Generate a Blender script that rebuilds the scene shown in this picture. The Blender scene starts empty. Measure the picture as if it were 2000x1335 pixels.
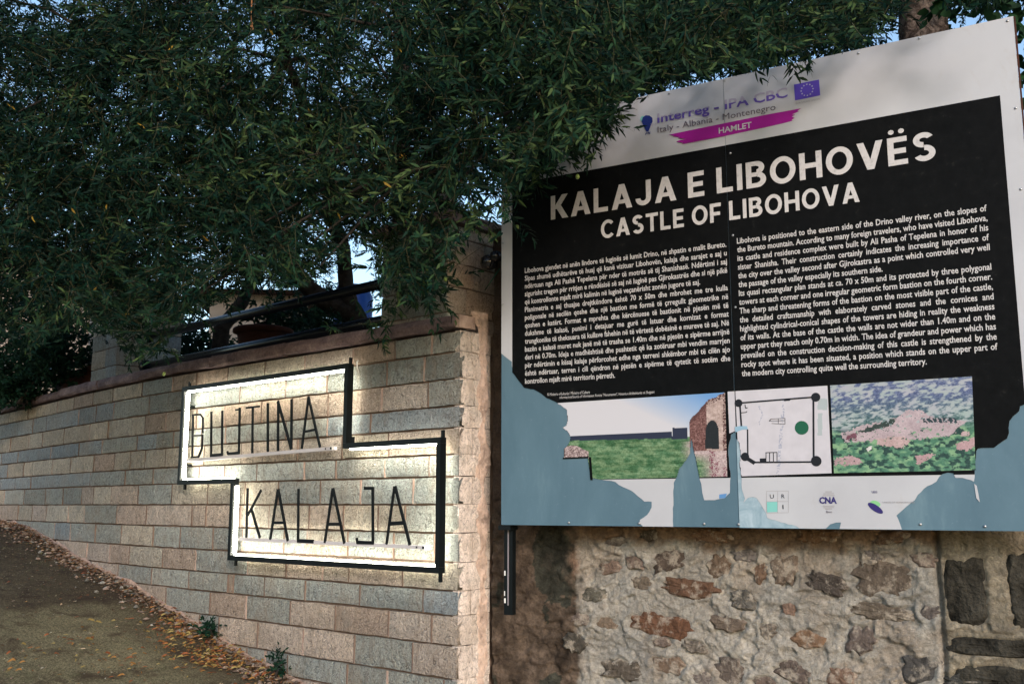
import bpy, bmesh, math, random
import numpy as np
from mathutils import Vector, Matrix, noise as mnoise
from mathutils.geometry import tessellate_polygon

random.seed(7)
rng = np.random.default_rng(7)
scene = bpy.context.scene
COL = scene.collection

# ------------------------------------------------------------------ camera
EYE = 1.8
F = 1960.0
CX, CY = 1000.0, 667.5
PITCH = math.atan(318.5 / F)
cp, sp = math.cos(PITCH), math.sin(PITCH)
cam_d = bpy.data.cameras.new('camera')
cam = bpy.data.objects.new('camera', cam_d)
COL.objects.link(cam)
cam.location = (0, 0, EYE)
cam.rotation_euler = (math.pi / 2 + PITCH, 0, 0)
cam_d.sensor_width = 36.0
cam_d.lens = 36.0 * F / 2000.0
cam_d.clip_start = 0.05
cam_d.clip_end = 800
scene.camera = cam

# ------------------------------------------------------------------ light
SUN_EL = math.radians(20)
SUN_DIR = Vector((0.25, -0.968, 0)).normalized()          # horizontal direction towards the sun
world = bpy.data.worlds.new('World')
scene.world = world
world.use_nodes = True
wn = world.node_tree
sky = wn.nodes.new('ShaderNodeTexSky')
sky.sky_type = 'NISHITA'
sky.sun_disc = False
sky.sun_elevation = SUN_EL
sky.sun_rotation = math.atan2(SUN_DIR.x, SUN_DIR.y)
sky.air_density = 1.2
sky.dust_density = 1.0
sky.ozone_density = 2.2
wn.links.new(sky.outputs[0], wn.nodes['Background'].inputs[0])
wn.nodes['Background'].inputs[1].default_value = 0.15
sun_d = bpy.data.lights.new('sun', 'SUN')
sun_d.energy = 1.3
sun_d.angle = math.radians(9)
sun_d.color = (1.0, 0.87, 0.80)
sun = bpy.data.objects.new('sun', sun_d)
COL.objects.link(sun)
sd = Vector((SUN_DIR.x * math.cos(SUN_EL), SUN_DIR.y * math.cos(SUN_EL), math.sin(SUN_EL)))
sun.rotation_euler = sd.to_track_quat('Z', 'Y').to_euler()
scene.view_settings.view_transform = 'Standard'
scene.view_settings.look = 'None'
scene.view_settings.gamma = 1.0
scene.view_settings.use_curve_mapping = False
scene.view_settings.exposure = 0.82

# ------------------------------------------------------------------ helpers
def ray(x, y):
    a = (x - CX) / F
    b = -(y - CY) / F
    return Vector((a, cp - b * sp, sp + b * cp))

EYEV = Vector((0, 0, EYE))

def at(x, y, Z):
    """point on the sight line of a photo pixel at horizontal distance Z ahead"""
    d = ray(x, y)
    return EYEV + d * (Z / d.y)

class Plane:
    """vertical plane: origin, horizontal unit direction du, normal n towards the viewer"""
    def __init__(self, o, du, off=0.0):
        self.du = Vector(du).normalized()
        n = Vector((self.du.y, -self.du.x, 0))
        if n.y > 0: n = -n
        self.n = n
        self.o = Vector(o) + n * off
    def hit(self, x, y):
        d = ray(x, y)
        t = (self.o - EYEV).dot(self.n) / d.dot(self.n)
        return EYEV + d * t
    def uv(self, x, y):
        p = self.hit(x, y) - self.o
        return p.dot(self.du), p.z
    def at(self, u, v, off=0.0):
        return self.o + self.du * u + Vector((0, 0, v)) + self.n * off
    def shifted(self, off):
        return Plane(self.o, self.du, off)

def tag(o, label=None, cat=None, group=None, kind=None):
    if label: o['label'] = label
    if cat: o['category'] = cat
    if group: o['group'] = group
    if kind: o['kind'] = kind
    return o

def empty(name, loc=(0, 0, 0), **k):
    o = bpy.data.objects.new(name, None)
    COL.objects.link(o)
    o.location = loc
    tag(o, **k)
    return o

def link(name, me, mat=None, parent=None, **k):
    o = bpy.data.objects.new(name, me)
    COL.objects.link(o)
    if mat and not me.materials: me.materials.append(mat)
    if parent is not None:
        o.parent = parent
        o.matrix_parent_inverse = Matrix.Translation(-parent.location)
    tag(o, **k)
    return o

def mesh_from(name, verts, faces, smooth=False):
    me = bpy.data.meshes.new(name)
    me.from_pydata([tuple(v) for v in verts], [], faces)
    me.update()
    if smooth:
        me.polygons.foreach_set('use_smooth', [True] * len(me.polygons))
    return me

class MB:
    def __init__(self): self.v = []; self.f = []
    def add(self, vs, fs):
        b = len(self.v)
        self.v += [Vector(v) for v in vs]
        self.f += [tuple(i + b for i in f) for f in fs]
    def box(self, c, ax, ay, az):
        """box from centre and three half-axis vectors"""
        c = Vector(c); ax = Vector(ax); ay = Vector(ay); az = Vector(az)
        vs = [c + ax * i + ay * j + az * k for i in (-1, 1) for j in (-1, 1) for k in (-1, 1)]
        self.add(vs, [(0, 1, 3, 2), (4, 6, 7, 5), (0, 4, 5, 1), (2, 3, 7, 6), (0, 2, 6, 4), (1, 5, 7, 3)])
    def bar(self, a, b, wdir, w, ddir, d):
        a = Vector(a); b = Vector(b)
        self.box((a + b) / 2, (b - a) / 2, Vector(wdir) * w / 2, Vector(ddir) * d / 2)
    def tube(self, pts, rad, n=8, cap=True, wob=0.0):
        pts = [Vector(p) for p in pts]
        rings = []
        prev = None
        for i, p in enumerate(pts):
            t = (pts[min(i + 1, len(pts) - 1)] - pts[max(i - 1, 0)]).normalized()
            if prev is None:
                prev = t.orthogonal().normalized()
            u = (prev - t * prev.dot(t)).normalized(); prev = u
            w = t.cross(u)
            r = rad[i] if isinstance(rad, (list, tuple)) else rad
            ring = []
            for k in range(n):
                a = 2 * math.pi * k / n
                rr = r
                if wob:
                    q = p * 9 + Vector((math.cos(a), math.sin(a), 0)) * 2
                    rr = r * (1 + wob * mnoise.noise(q) + wob * .6 * mnoise.noise(q * 3.1))
                ring.append(p + (u * math.cos(a) + w * math.sin(a)) * rr)
            rings.append(ring)
        vs = [v for r in rings for v in r]
        fs = []
        for i in range(len(pts) - 1):
            for k in range(n):
                fs.append((i * n + k, i * n + (k + 1) % n, (i + 1) * n + (k + 1) % n, (i + 1) * n + k))
        if cap:
            fs.append(tuple(range(n - 1, -1, -1)))
            fs.append(tuple((len(pts) - 1) * n + k for k in range(n)))
        self.add(vs, fs)
    def lathe(self, c, prof, n=20):
        vs = []; fs = []
        for r, z in prof:
            for k in range(n):
                a = 2 * math.pi * k / n
                vs.append((c[0] + r * math.cos(a), c[1] + r * math.sin(a), c[2] + z))
        m = len(prof)
        for i in range(m - 1):
            for k in range(n):
                fs.append((i * n + k, i * n + (k + 1) % n, (i + 1) * n + (k + 1) % n, (i + 1) * n + k))
        fs.append(tuple(range(n - 1, -1, -1)))
        fs.append(tuple((m - 1) * n + k for k in range(n)))
        self.add(vs, fs)
    def build(self, name, mat, parent=None, smooth=False, **k):
        return link(name, mesh_from(name, self.v, self.f, smooth), mat, parent, **k)

# ---- numpy value noise
def vnoise(x, y, seed=0):
    xi = np.floor(x).astype(np.int64); yi = np.floor(y).astype(np.int64)
    xf = x - xi; yf = y - yi
    def h(a, b):
        n = (a * 374761393 + b * 668265263 + seed * 69069) & 0xffffffff
        n = ((n ^ (n >> 13)) * 1274126177) & 0xffffffff
        return ((n ^ (n >> 16)) & 0xffff) / 65535.0
    u = xf * xf * (3 - 2 * xf); v = yf * yf * (3 - 2 * yf)
    return (h(xi, yi) * (1 - u) + h(xi + 1, yi) * u) * (1 - v) + (h(xi, yi + 1) * (1 - u) + h(xi + 1, yi + 1) * u) * v

def fbm(x, y, seed=0, oct=4):
    s = 0; a = .5
    for i in range(oct):
        s = s + a * vnoise(x * 2 ** i, y * 2 ** i, seed + i * 17); a *= .5
    return s / (1 - .5 ** oct)

# ------------------------------------------------------------------ materials
class NT:
    def __init__(self, name, rough=.8, spec=.3, metal=0):
        self.m = bpy.data.materials.new(name); self.m.use_nodes = True
        self.t = self.m.node_tree
        self.b = self.t.nodes['Principled BSDF']
        self.b.inputs['Roughness'].default_value = rough
        self.b.inputs['Specular IOR Level'].default_value = spec
        self.b.inputs['Metallic'].default_value = metal
    def n(self, t, **k):
        nd = self.t.nodes.new(t)
        for a, v in k.items(): setattr(nd, a, v)
        return nd
    def l(self, a, b): self.t.links.new(a, b)
    def pos(self):
        return self.n('ShaderNodeNewGeometry').outputs['Position']
    def noise(self, vec, scale, detail=5, rough=.6, dist=0.0, dims=(1, 1, 1)):
        if dims != (1, 1, 1):
            mp = self.n('ShaderNodeMapping'); mp.inputs['Scale'].default_value = dims
            self.l(vec, mp.inputs[0]); vec = mp.outputs[0]
        nd = self.n('ShaderNodeTexNoise')
        nd.inputs['Scale'].default_value = scale; nd.inputs['Detail'].default_value = detail
        nd.inputs['Roughness'].default_value = rough; nd.inputs['Distortion'].default_value = dist
        self.l(vec, nd.inputs['Vector'])
        return nd.outputs['Fac']
    def ramp(self, fac, stops):
        r = self.n('ShaderNodeValToRGB')
        e = r.color_ramp.elements
        while len(e) < len(stops): e.new(.5)
        for i, (p, c) in enumerate(stops):
            e[i].position = p
            e[i].color = (c[0], c[1], c[2], 1) if isinstance(c, (tuple, list)) else (c, c, c, 1)
        self.l(fac, r.inputs[0])
        return r.outputs[0]
    def mix(self, fac, a, b, mode='MIX'):
        x = self.n('ShaderNodeMix', data_type='RGBA', blend_type=mode)
        for s, v in ((0, fac), (6, a), (7, b)):
            if isinstance(v, (int, float)): x.inputs[s].default_value = v
            elif isinstance(v, tuple): x.inputs[s].default_value = (*v, 1)
            else: self.l(v, x.inputs[s])
        return x.outputs[2]
    def math(self, op, a, b=0.0):
        x = self.n('ShaderNodeMath', operation=op)
        for s, v in ((0, a), (1, b)):
            if isinstance(v, (int, float)): x.inputs[s].default_value = v
            else: self.l(v, x.inputs[s])
        return x.outputs[0]
    def color(self, c):
        if isinstance(c, tuple): self.b.inputs['Base Color'].default_value = (*c, 1)
        else: self.l(c, self.b.inputs['Base Color'])
    def bump(self, h, dist, strength=1.0):
        bp = self.n('ShaderNodeBump'); bp.inputs['Distance'].default_value = dist
        bp.inputs['Strength'].default_value = strength
        self.l(h, bp.inputs['Height']); self.l(bp.outputs[0], self.b.inputs['Normal'])

def plain(name, c, rough=.7, spec=.3, metal=0, nz=0.0, scale=20, bump=0.0):
    a = NT(name, rough, spec, metal)
    if nz or bump:
        f = a.noise(a.pos(), scale)
        if nz:
            a.color(a.ramp(f, [(.25, tuple(v * (1 - nz) for v in c)), (.75, tuple(min(1, v * (1 + nz)) for v in c))]))
        else: a.color(c)
        if bump: a.bump(f, bump)
    else: a.color(c)
    return a.m

def stone_mat(name, side=False):
    """split limestone: object colour x speckle, rough hammered relief"""
    a = NT(name, .88, .18)
    oc = a.n('ShaderNodeObjectInfo').outputs['Color']
    p = a.pos()
    fine = a.noise(p, 150, 3, .7, .8)
    med = a.noise(p, 36, 4, .62, 2.4)
    big = a.noise(p, 3.2, 4, .6, .4)
    streak = a.noise(p, 34, 3, .6, .8, (1, 1, .28))
    c = a.mix(1.0, oc, a.ramp(fine, [(.3, .78), (.5, 1.0), (.72, 1.14)]), 'MULTIPLY')
    c = a.mix(1.0, c, a.ramp(med, [(.32, .42), (.45, .90), (.52, 1.02), (.66, 1.26)]), 'MULTIPLY')
    c = a.mix(a.ramp(streak, [(.46, 0.0), (.70, .36)]), c, (.24, .165, .11))
    c = a.mix(a.ramp(big, [(.5, 0.0), (.72, .42)]), c, (.46, .37, .28))
    c = a.mix(a.ramp(a.noise(p, 5.1, 5, .6, .5), [(.57, 0.0), (.74, .40)]), c, (.19, .225, .21))
    a.color(c)
    h = a.math('ADD', a.math('MULTIPLY', med, .8), a.math('MULTIPLY', fine, .35))
    h = a.math('ADD', h, a.math('MULTIPLY', streak, .35))
    a.bump(h, .010 if side else .045, 1.0)
    return a.m

M = {}
M['brick'] = stone_mat('split_limestone')
M['brick_side'] = stone_mat('sawn_limestone', True)
a = NT('pink_mortar', .93, .1)
p = a.pos()
a.color(a.ramp(a.noise(p, 13, 6, .7), [(.3, (.28, .19, .15)), (.55, (.44, .32, .26)), (.75, (.60, .46, .38))]))
a.bump(a.noise(p, 45, 5, .7), .008)
M['mortar'] = a.m
a = NT('dark_mortar', .95, .1)
a.color(a.ramp(a.noise(a.pos(), 13, 6, .7), [(.3, (.12, .08, .06)), (.75, (.26, .19, .15))]))
M['dark_mortar'] = a.m
a = NT('purple_coping', .85, .2)
p = a.pos()
c = a.ramp(a.noise(p, 9, 6, .65, .5), [(.28, (.085, .062, .065)), (.5, (.19, .135, .135)), (.72, (.31, .23, .22))])
c = a.mix(1.0, c, a.ramp(a.noise(p, 80, 3, .7), [(.3, .65), (.7, 1.25)]), 'MULTIPLY')
a.color(c)
a.bump(a.noise(p, 38, 6, .7, .5), .012)
M['coping'] = a.m
M['black_metal'] = plain('black_metal', (.004, .006, .007), .42, .25, nz=.4, scale=14)
M['rail_black'] = plain('rail_black', (.008, .011, .016), .22, .6)
M['letter_metal'] = plain('letter_metal', (.004, .005, .006), .5, .2)
M['grey_rail'] = plain('grey_rail', (.52, .49, .50), .5, .4, nz=.08)
M['white_spot'] = plain('white_spot', (.8, .78, .75))
a = NT('led_strip')
a.color((.8, .8, .8))
a.b.inputs['Emission Color'].default_value = (1.0, .96, .80, 1)
a.b.inputs['Emission Strength'].default_value = 29.0
M['led'] = a.m
a = NT('print_white', .5, .3)
p = a.pos()
c = a.ramp(a.noise(p, 2.3, 5, .6), [(.3, (.43, .44, .475)), (.6, (.495, .51, .545))])
c = a.mix(a.ramp(a.noise(p, 7, 5, .7, .6, (1, 1, .6)), [(.56, 0.0), (.8, .30)]), c, (.36, .30, .24))
a.color(c)
a.bump(a.noise(p, 3, 3, .5), .004)
M['print_white'] = a.m
a = NT('print_black', .62, .08)
a.color(a.ramp(a.noise(a.pos(), 30, 6, .75), [(.35, (.0022, .0027, .0031)), (.62, (.0046, .0052, .0058)), (.8, (.030, .030, .028))]))
a.bump(a.noise(a.pos(), 3, 3, .5), .004)
M['print_black'] = a.m
a = NT('print_text', .5, .3); a.color(a.ramp(a.noise(a.pos(), 60, 4, .7), [(.3, (.42, .41, .415)), (.5, (.55, .535, .54))])); M['print_text'] = a.m
a = NT('peeled_metal', .5, .35, .15)
p = a.pos()
c = a.ramp(a.noise(p, 3.5, 6, .65, .3, (1, 1, .35)), [(.3, (.078, .145, .195)), (.55, (.105, .185, .24)), (.75, (.18, .28, .33))])
c = a.mix(a.ramp(a.noise(p, 60, 5, .8), [(.62, 0.0), (.8, .35)]), c, (.42, .50, .53))
a.color(c)
M['peeled'] = a.m
a = NT('peeled_light', .55, .3)
a.color(a.ramp(a.noise(a.pos(), 12, 4, .7, 1.0), [(.3, (.20, .31, .38)), (.75, (.42, .53, .60))]))
M['peeled_light'] = a.m
M['rivet'] = plain('rivet', (.42, .43, .45), .35, .5, .7)
M['flap'] = plain('flap', (.26, .42, .55), .5)
def ink(name, c): M[name] = plain(name, c, .5, .3)
ink('ink_violet', (.115, .075, .34)); ink('ink_pale', (.37, .34, .43)); ink('ink_grey', (.12, .10, .13))
ink('ink_magenta', (.30, .006, .25)); ink('ink_flag', (.10, .06, .46)); ink('ink_navy', (.015, .03, .19))
ink('ink_teal', (.20, .52, .48)); ink('ink_green', (.22, .52, .24)); ink('ink_black', (.008, .009, .014))
ink('ink_tree', (.01, .10, .055)); ink('ink_dgreen', (.03, .06, .05)); ink('ink_faint', (.29, .28, .30)); ink('ink_dim', (.40, .44, .45))
ink('ink_blue', (.10, .25, .50)); ink('ink_hair', (.34, .33, .35)); ink('ink_cnavy', (.03, .022, .14))
a = NT('printed_picture', .45, .35)
at_ = a.n('ShaderNodeAttribute', attribute_name='paint')
a.color(at_.outputs['Color'])
M['picture'] = a.m
a = NT('old_wall', .95, .1)
p = a.pos()
at_ = a.n('ShaderNodeAttribute', attribute_name='paint')
c = a.mix(1.0, at_.outputs['Color'], a.ramp(a.noise(p, 85, 4, .75), [(.3, .66), (.5, 1.0), (.72, 1.3)]), 'MULTIPLY')
c = a.mix(a.ramp(a.noise(p, 14, 6, .7, .8), [(.55, 0.0), (.75, .5)]), c, (.13, .10, .075))
a.color(c)
a.bump(a.math('ADD', a.noise(p, 26, 6, .70, 1.6), a.math('MULTIPLY', a.noise(p, 130, 3, .7), .25)), .022)
M['old_wall'] = a.m
a = NT('rubble_stone', .9, .15)
p = a.pos()
oc = a.n('ShaderNodeObjectInfo').outputs['Color']
c = a.mix(1.0, oc, a.ramp(a.noise(p, 40, 5, .75, .8, (1, 1, .5)), [(.3, .40), (.5, .95), (.72, 1.5)]), 'MULTIPLY')
c = a.mix(a.ramp(a.noise(p, 19, 5, .7), [(.50, 0.0), (.62, .65)]), c, (.50, .44, .36))
a.color(c)
a.bump(a.noise(p, 48, 6, .75, .6), .014)
M['rubble'] = a.m
a = NT('road_surface', .95, .1)
p = a.pos()
c = a.ramp(a.noise(p, 1.6, 6, .68, .6), [(.32, (.085, .066, .044)), (.5, (.155, .138, .085)), (.66, (.21, .185, .115))])
c = a.mix(1.0, c, a.ramp(a.noise(p, 120, 3, .8), [(.32, .35), (.5, 1.0), (.7, 2.3)]), 'MULTIPLY')
c = a.mix(a.ramp(a.noise(p, 5.3, 6, .7, .5), [(.50, 0.0), (.66, .8)]), c, (.045, .028, .020))
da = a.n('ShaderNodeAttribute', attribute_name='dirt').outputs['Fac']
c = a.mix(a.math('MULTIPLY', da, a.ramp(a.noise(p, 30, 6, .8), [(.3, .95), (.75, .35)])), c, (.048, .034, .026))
c = a.mix(a.ramp(a.noise(p, 3.1, 4, .6), [(.6, 0.0), (.75, .5)]), c, (.075, .09, .042))
a.color(c)
a.bump(a.noise(p, 60, 6, .8), .02)
M['road'] = a.m
a = NT('litter', .9, .15)
at_ = a.n('ShaderNodeAttribute', attribute_name='paint')
a.color(at_.outputs['Color'])
M['litter'] = a.m

def leaf_mat(name, stops, trans=.12, rough=.6, spec=.08):
    a = NT(name, rough, spec)
    at_ = a.n('ShaderNodeAttribute', attribute_name='tone')
    c = a.ramp(at_.outputs['Fac'], stops)
    # olive leaves are paler and greyer underneath
    bf = a.n('ShaderNodeNewGeometry').outputs['Backfacing']
    c = a.mix(a.math('MULTIPLY', bf, .25), c, (.028, .05, .036))
    a.color(c)
    tr = a.n('ShaderNodeBsdfTranslucent'); a.l(c, tr.inputs[0])
    mx = a.n('ShaderNodeMixShader'); mx.inputs[0].default_value = trans
    a.l(a.b.outputs[0], mx.inputs[1]); a.l(tr.outputs[0], mx.inputs[2])
    a.l(mx.outputs[0], a.t.nodes['Material Output'].inputs[0])
    return a.m
M['leaf'] = leaf_mat('olive_leaf', [(0, (.0015, .0115, .0088)), (.40, (.0052, .0245, .0145)), (.70, (.021, .053, .021)), (.97, (.080, .120, .040)), (.995, (.34, .21, .03))])
M['far_leaf'] = leaf_mat('far_leaf', [(0, (.0010, .010, .010)), (.6, (.004, .024, .021)), (1, (.014, .052, .042))])
M['broad_leaf'] = leaf_mat('broad_leaf', [(0, (.008, .035, .015)), (1, (.03, .09, .03))])
M['bush_leaf'] = leaf_mat('bush_leaf', [(0, (.004, .020, .012)), (.7, (.012, .042, .022)), (1, (.035, .085, .035))])
M['bark'] = plain('bark', (.035, .030, .026), .95, .1, nz=.6, scale=22, bump=.02)
a = NT('rough_bark', .95, .1)
p = a.pos()
a.color(a.ramp(a.noise(p, 20, 6, .75, 1.0), [(.3, (.03, .022, .017)), (.48, (.15, .11, .09)), (.62, (.40, .31, .25))]))
a.bump(a.noise(p, 24, 6, .7, 1.0), .05)
M['rough_bark'] = a.m
M['twig'] = plain('twig', (.060, .055, .028), .8, .2)
M['dead_twig'] = plain('dead_twig', (.28, .12, .05), .8, .2)
M['olive'] = plain('olive_fruit', (.17, .24, .05), .35, .5)
M['terracotta'] = plain('terracotta', (.065, .025, .016), .85, .2, nz=.35, scale=9, bump=.005)
M['blue_plastic'] = plain('blue_plastic', (.01, .07, .36), .4, .5, nz=.2)
M['plaster'] = plain('pale_plaster', (.36, .30, .25), .9, .2, nz=.12, scale=3)
M['grey_plaster'] = plain('grey_plaster', (.20, .185, .20), .9, .2, nz=.2, scale=4)
M['roof_tile'] = plain('roof_tile', (.12, .065, .05), .9, .2, nz=.3, scale=9)
M['window_glass'] = plain('window_glass', (.03, .04, .05), .1, .6)
M['window_frame'] = plain('window_frame', (.25, .22, .2), .6)
M['chimney'] = plain('dark_render', (.035, .034, .035), .95, .1, nz=.4, scale=8, bump=.02)
M['yellow'] = plain('yellow_paint', (.50, .27, .02), .6, .3, nz=.3, scale=12)
M['pole'] = plain('dark_pole', (.035, .026, .02), .9, .2, nz=.4, scale=18)
M['terrace'] = plain('terrace_soil', (.09, .075, .055), .95, .1, nz=.3, scale=3)
M['quoin'] = plain('dark_quoin', (.040, .037, .030), .95, .1, nz=.98, scale=13, bump=.05)
M['lamp_glass'] = plain('lamp_glass', (.02, .02, .025), .08, .8)
M['green_cable'] = plain('green_cable', (.02, .10, .06), .5)

# ------------------------------------------------------------------ layout planes
P0 = Vector((0, 0, 0)) + at(896, 986, 4.5); P0.z = EYE                      # wall corner, at eye height
WD = Vector((-2250 * cp / F, 1, 0)); WD = WD.normalized()                   # along the brick wall, leftwards and away
WALL = Plane(P0, -WD)                                                       # du runs towards the corner (to the right)
WN = WALL.n
HY = 986.0
BD = Vector((-3453 * cp / F, 1, 0)).normalized()
b0 = at(978, 1026, 4.38); b0.z = EYE
BOARD = Plane(b0, -BD)
OLD = BOARD.shifted(-.20)

# wall plan: arc-length table (s = distance from the corner, leftwards)
def plan_pt(px, ratio):
    d = ray(px, HY); d = Vector((d.x, d.y, 0))
    o = Vector((P0.x, P0.y, 0))
    n = Vector((WN.x, WN.y, 0))
    t = o.dot(n) / d.dot(n)
    return d * t / ratio
plan = [Vector((P0.x, P0.y, 0))]
for px in range(880, 320, -40): plan.append(plan_pt(px, 1.0))
for px, r in ((320, .998), (240, .985), (155, .963), (75, .928), (0, .893), (-80, .855), (-160, .82), (-260, .785), (-380, .75)): plan.append(plan_pt(px, r))
S = [0.0]
for i in range(1, len(plan)): S.append(S[-1] + (plan[i] - plan[i - 1]).length)
SX = np.array([q.x for q in plan]); SY = np.array([q.y for q in plan]); SA = np.array(S)
SMAX = S[-1]
def wp(s, z=0.0, off=0.0):
    """point on the wall face: s leftwards from the corner, z above eye height, off towards the street"""
    x = np.interp(s, SA, SX); y = np.interp(s, SA, SY)
    if s < 0:
        x = P0.x - WD.x * -s * -1 * -1; y = P0.y + WD.y * s; x = P0.x + WD.x * s
    e = .25
    s0 = max(0, s - e); s1 = min(SMAX, max(s, 0) + e)
    t = Vector((np.interp(s1, SA, SX) - np.interp(s0, SA, SX), np.interp(s1, SA, SY) - np.interp(s0, SA, SY), 0)).normalized()
    n = Vector((t.y, -t.x, 0))
    if n.dot(WN) < 0: n = -n
    return Vector((x, y, EYE + z)) + n * off, -t, n

K = 2146 * 4.5 / F        # metres of height per unit (986-y)/(x+1250) on the wall
def row_z(y_at_corner): return (HY - y_at_corner) / 2146 * K
_tab = {}
def px_to_s(px, z):
    """arc length where the wall, at height z, appears at photo column px"""
    k = round(z, 2)
    if k not in _tab:
        ss = np.linspace(0, SMAX, 400); xs = []
        for s in ss:
            q = wp(s, z)[0] - EYEV
            dep = q.y * cp + q.z * sp
            xs.append(CX + F * q.x / dep)
        _tab[k] = (np.array(xs)[::-1], ss[::-1])
    return float(np.interp(px, *_tab[k]))

# ground profile along the wall
base_px = [(0, 1015), (62, 1031), (120, 1064), (174, 1097), (269, 1141), (363, 1200), (436, 1243), (508, 1288), (596, 1330)]
GT, GZ = [], []
for x, y in base_px:
    s = px_to_s(x, -.2); q = wp(s)[0]
    d = ray(x, y)
    z = d.z * q.y / d.y
    GT.append((Vector((q.x, q.y, 0)) - Vector((P0.x, P0.y, 0))).dot(WD)); GZ.append(z)
o_ = np.argsort(GT); GT = np.array(GT)[o_]; GZ = np.array(GZ)[o_]
GT = np.concatenate([[-40, -9, -3.6], GT, [GT[-1] + 4, 60]])
GZ = np.concatenate([[-2.9, -2.35, -1.83], GZ, [GZ[-1] + .35, GZ[-1] + 1.2]])
def gz(x, y):
    t = (x - P0.x) * WD.x + (y - P0.y) * WD.y
    return EYE + float(np.interp(t, GT, GZ))

# ------------------------------------------------------------------ road
def make_road():
    t_ = np.unique(np.concatenate([np.linspace(-90, -4, 18), np.linspace(-4, 9, 131), np.linspace(9, 140, 22)]))
    w_ = np.unique(np.concatenate([np.linspace(-120, -9, 12), np.linspace(-9, 1.0, 101), np.linspace(1.0, 120, 22)]))
    V = []
    for t in t_:
        for w in w_:
            q = Vector((P0.x, P0.y, 0)) + WD * t - WN * w
            z = EYE + float(np.interp(t, GT, GZ)) + .012 * mnoise.noise(Vector((q.x * 1.3, q.y * 1.3, 0))) + .005 * mnoise.noise(Vector((q.x * 5, q.y * 5, 3)))
            V.append((q.x, q.y, z))
    n = len(w_); Fc = []
    for i in range(len(t_) - 1):
        for j in range(n - 1):
            Fc.append((i * n + j, i * n + j + 1, (i + 1) * n + j + 1, (i + 1) * n + j))
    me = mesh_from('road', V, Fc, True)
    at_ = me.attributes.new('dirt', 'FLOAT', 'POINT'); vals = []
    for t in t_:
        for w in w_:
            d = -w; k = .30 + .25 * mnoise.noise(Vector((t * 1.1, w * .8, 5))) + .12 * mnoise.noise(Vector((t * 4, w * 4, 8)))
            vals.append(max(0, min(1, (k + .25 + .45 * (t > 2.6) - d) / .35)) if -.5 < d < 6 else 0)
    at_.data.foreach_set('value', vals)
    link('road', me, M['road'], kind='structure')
make_road()

# ------------------------------------------------------------------ brick wall
def brick_mesh(i, nx=6, nz=3, amp=.0038):
    r = random.Random(100 + i)
    V = []; Fc = []
    for b in range(nz + 1):
        for a_ in range(nx + 1):
            x = a_ / nx; z = b / nz
            edge = (a_ in (0, nx)) or (b in (0, nz))
            y = -(.002 if edge else .007 + r.uniform(-amp, amp))
            if edge: y += r.uniform(-.002, .002)
            if a_ not in (0, nx): x += r.uniform(-.3, .3) / nx
            if b not in (0, nz): z += r.uniform(-.3, .3) / nz
            elif a_ not in (0, nx): z += r.uniform(-.02, .02)
            V.append((x, y, z))
    for b in range(nz):
        for a_ in range(nx):
            q = b * (nx + 1) + a_
            Fc.append((q, q + 1, q + nx + 2, q + nx + 1))
    # skirt back into the wall
    loop = [a_ for a_ in range(nx + 1)] + [(b + 1) * (nx + 1) - 1 for b in range(1, nz + 1)] + [nz * (nx + 1) + a_ for a_ in range(nx - 1, -1, -1)] + [b * (nx + 1) for b in range(nz - 1, 0, -1)]
    base = len(V)
    for q in loop: V.append((V[q][0], .03, V[q][2]))
    L = len(loop); b2 = len(V)
    for q in loop: V.append(V[q])
    for k in range(L):
        Fc.append((b2 + k, base + k, base + (k + 1) % L, b2 + (k + 1) % L))
    return mesh_from('brick', V, Fc, True)
BR = [brick_mesh(i) for i in range(14)]
BR_SM = [brick_mesh(40 + i, 3, 2, .002) for i in range(6)]
for b in BR: b.materials.append(M['brick'])
for b in BR_SM: b.materials.append(M['brick_side'])
PAL = {'B': (.385, .435, .45), 'G': (.43, .455, .42), 'C': (.61, .55, .45), 'O': (.57, .45, .36),
       'P': (.61, .52, .44), 'D': (.33, .36, .34), 'W': (.64, .58, .51)}
root = empty('brick_wall', (P0.x, P0.y, EYE - 1.2), label='curved retaining wall of split grey and pinkish stone bricks carrying the lit sign', cat='wall')

def place_brick(meshes, par, sL, sR, z0, z1, color, off=0.0, name='brick'):
    """brick between arc lengths sL (left) and sR (right)"""
    pl, _, _ = wp(sL, 0, 0); pr, _, n = wp(sR, 0, 0)
    d = pr - pl
    o = link(name, random.choice(meshes), None, par)
    ang = math.atan2(d.y, d.x)
    nn = Vector((d.y, -d.x, 0)).normalized()
    if nn.dot(WN) < 0: nn = -nn
    p = pl + nn * (off + random.uniform(-.002, .003)); p.z = EYE + z0
    o.location = p
    o.rotation_euler = (random.uniform(-.008, .008), random.uniform(-.003, .003), ang)
    o.scale = (d.length, 1, z1 - z0)
    j = random.uniform(.84, 1.14); w = random.uniform(-.03, .03)
    o.color = (color[0] * j * (1 + w), color[1] * j, color[2] * j * (1 - w), 1)
    return o

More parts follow.
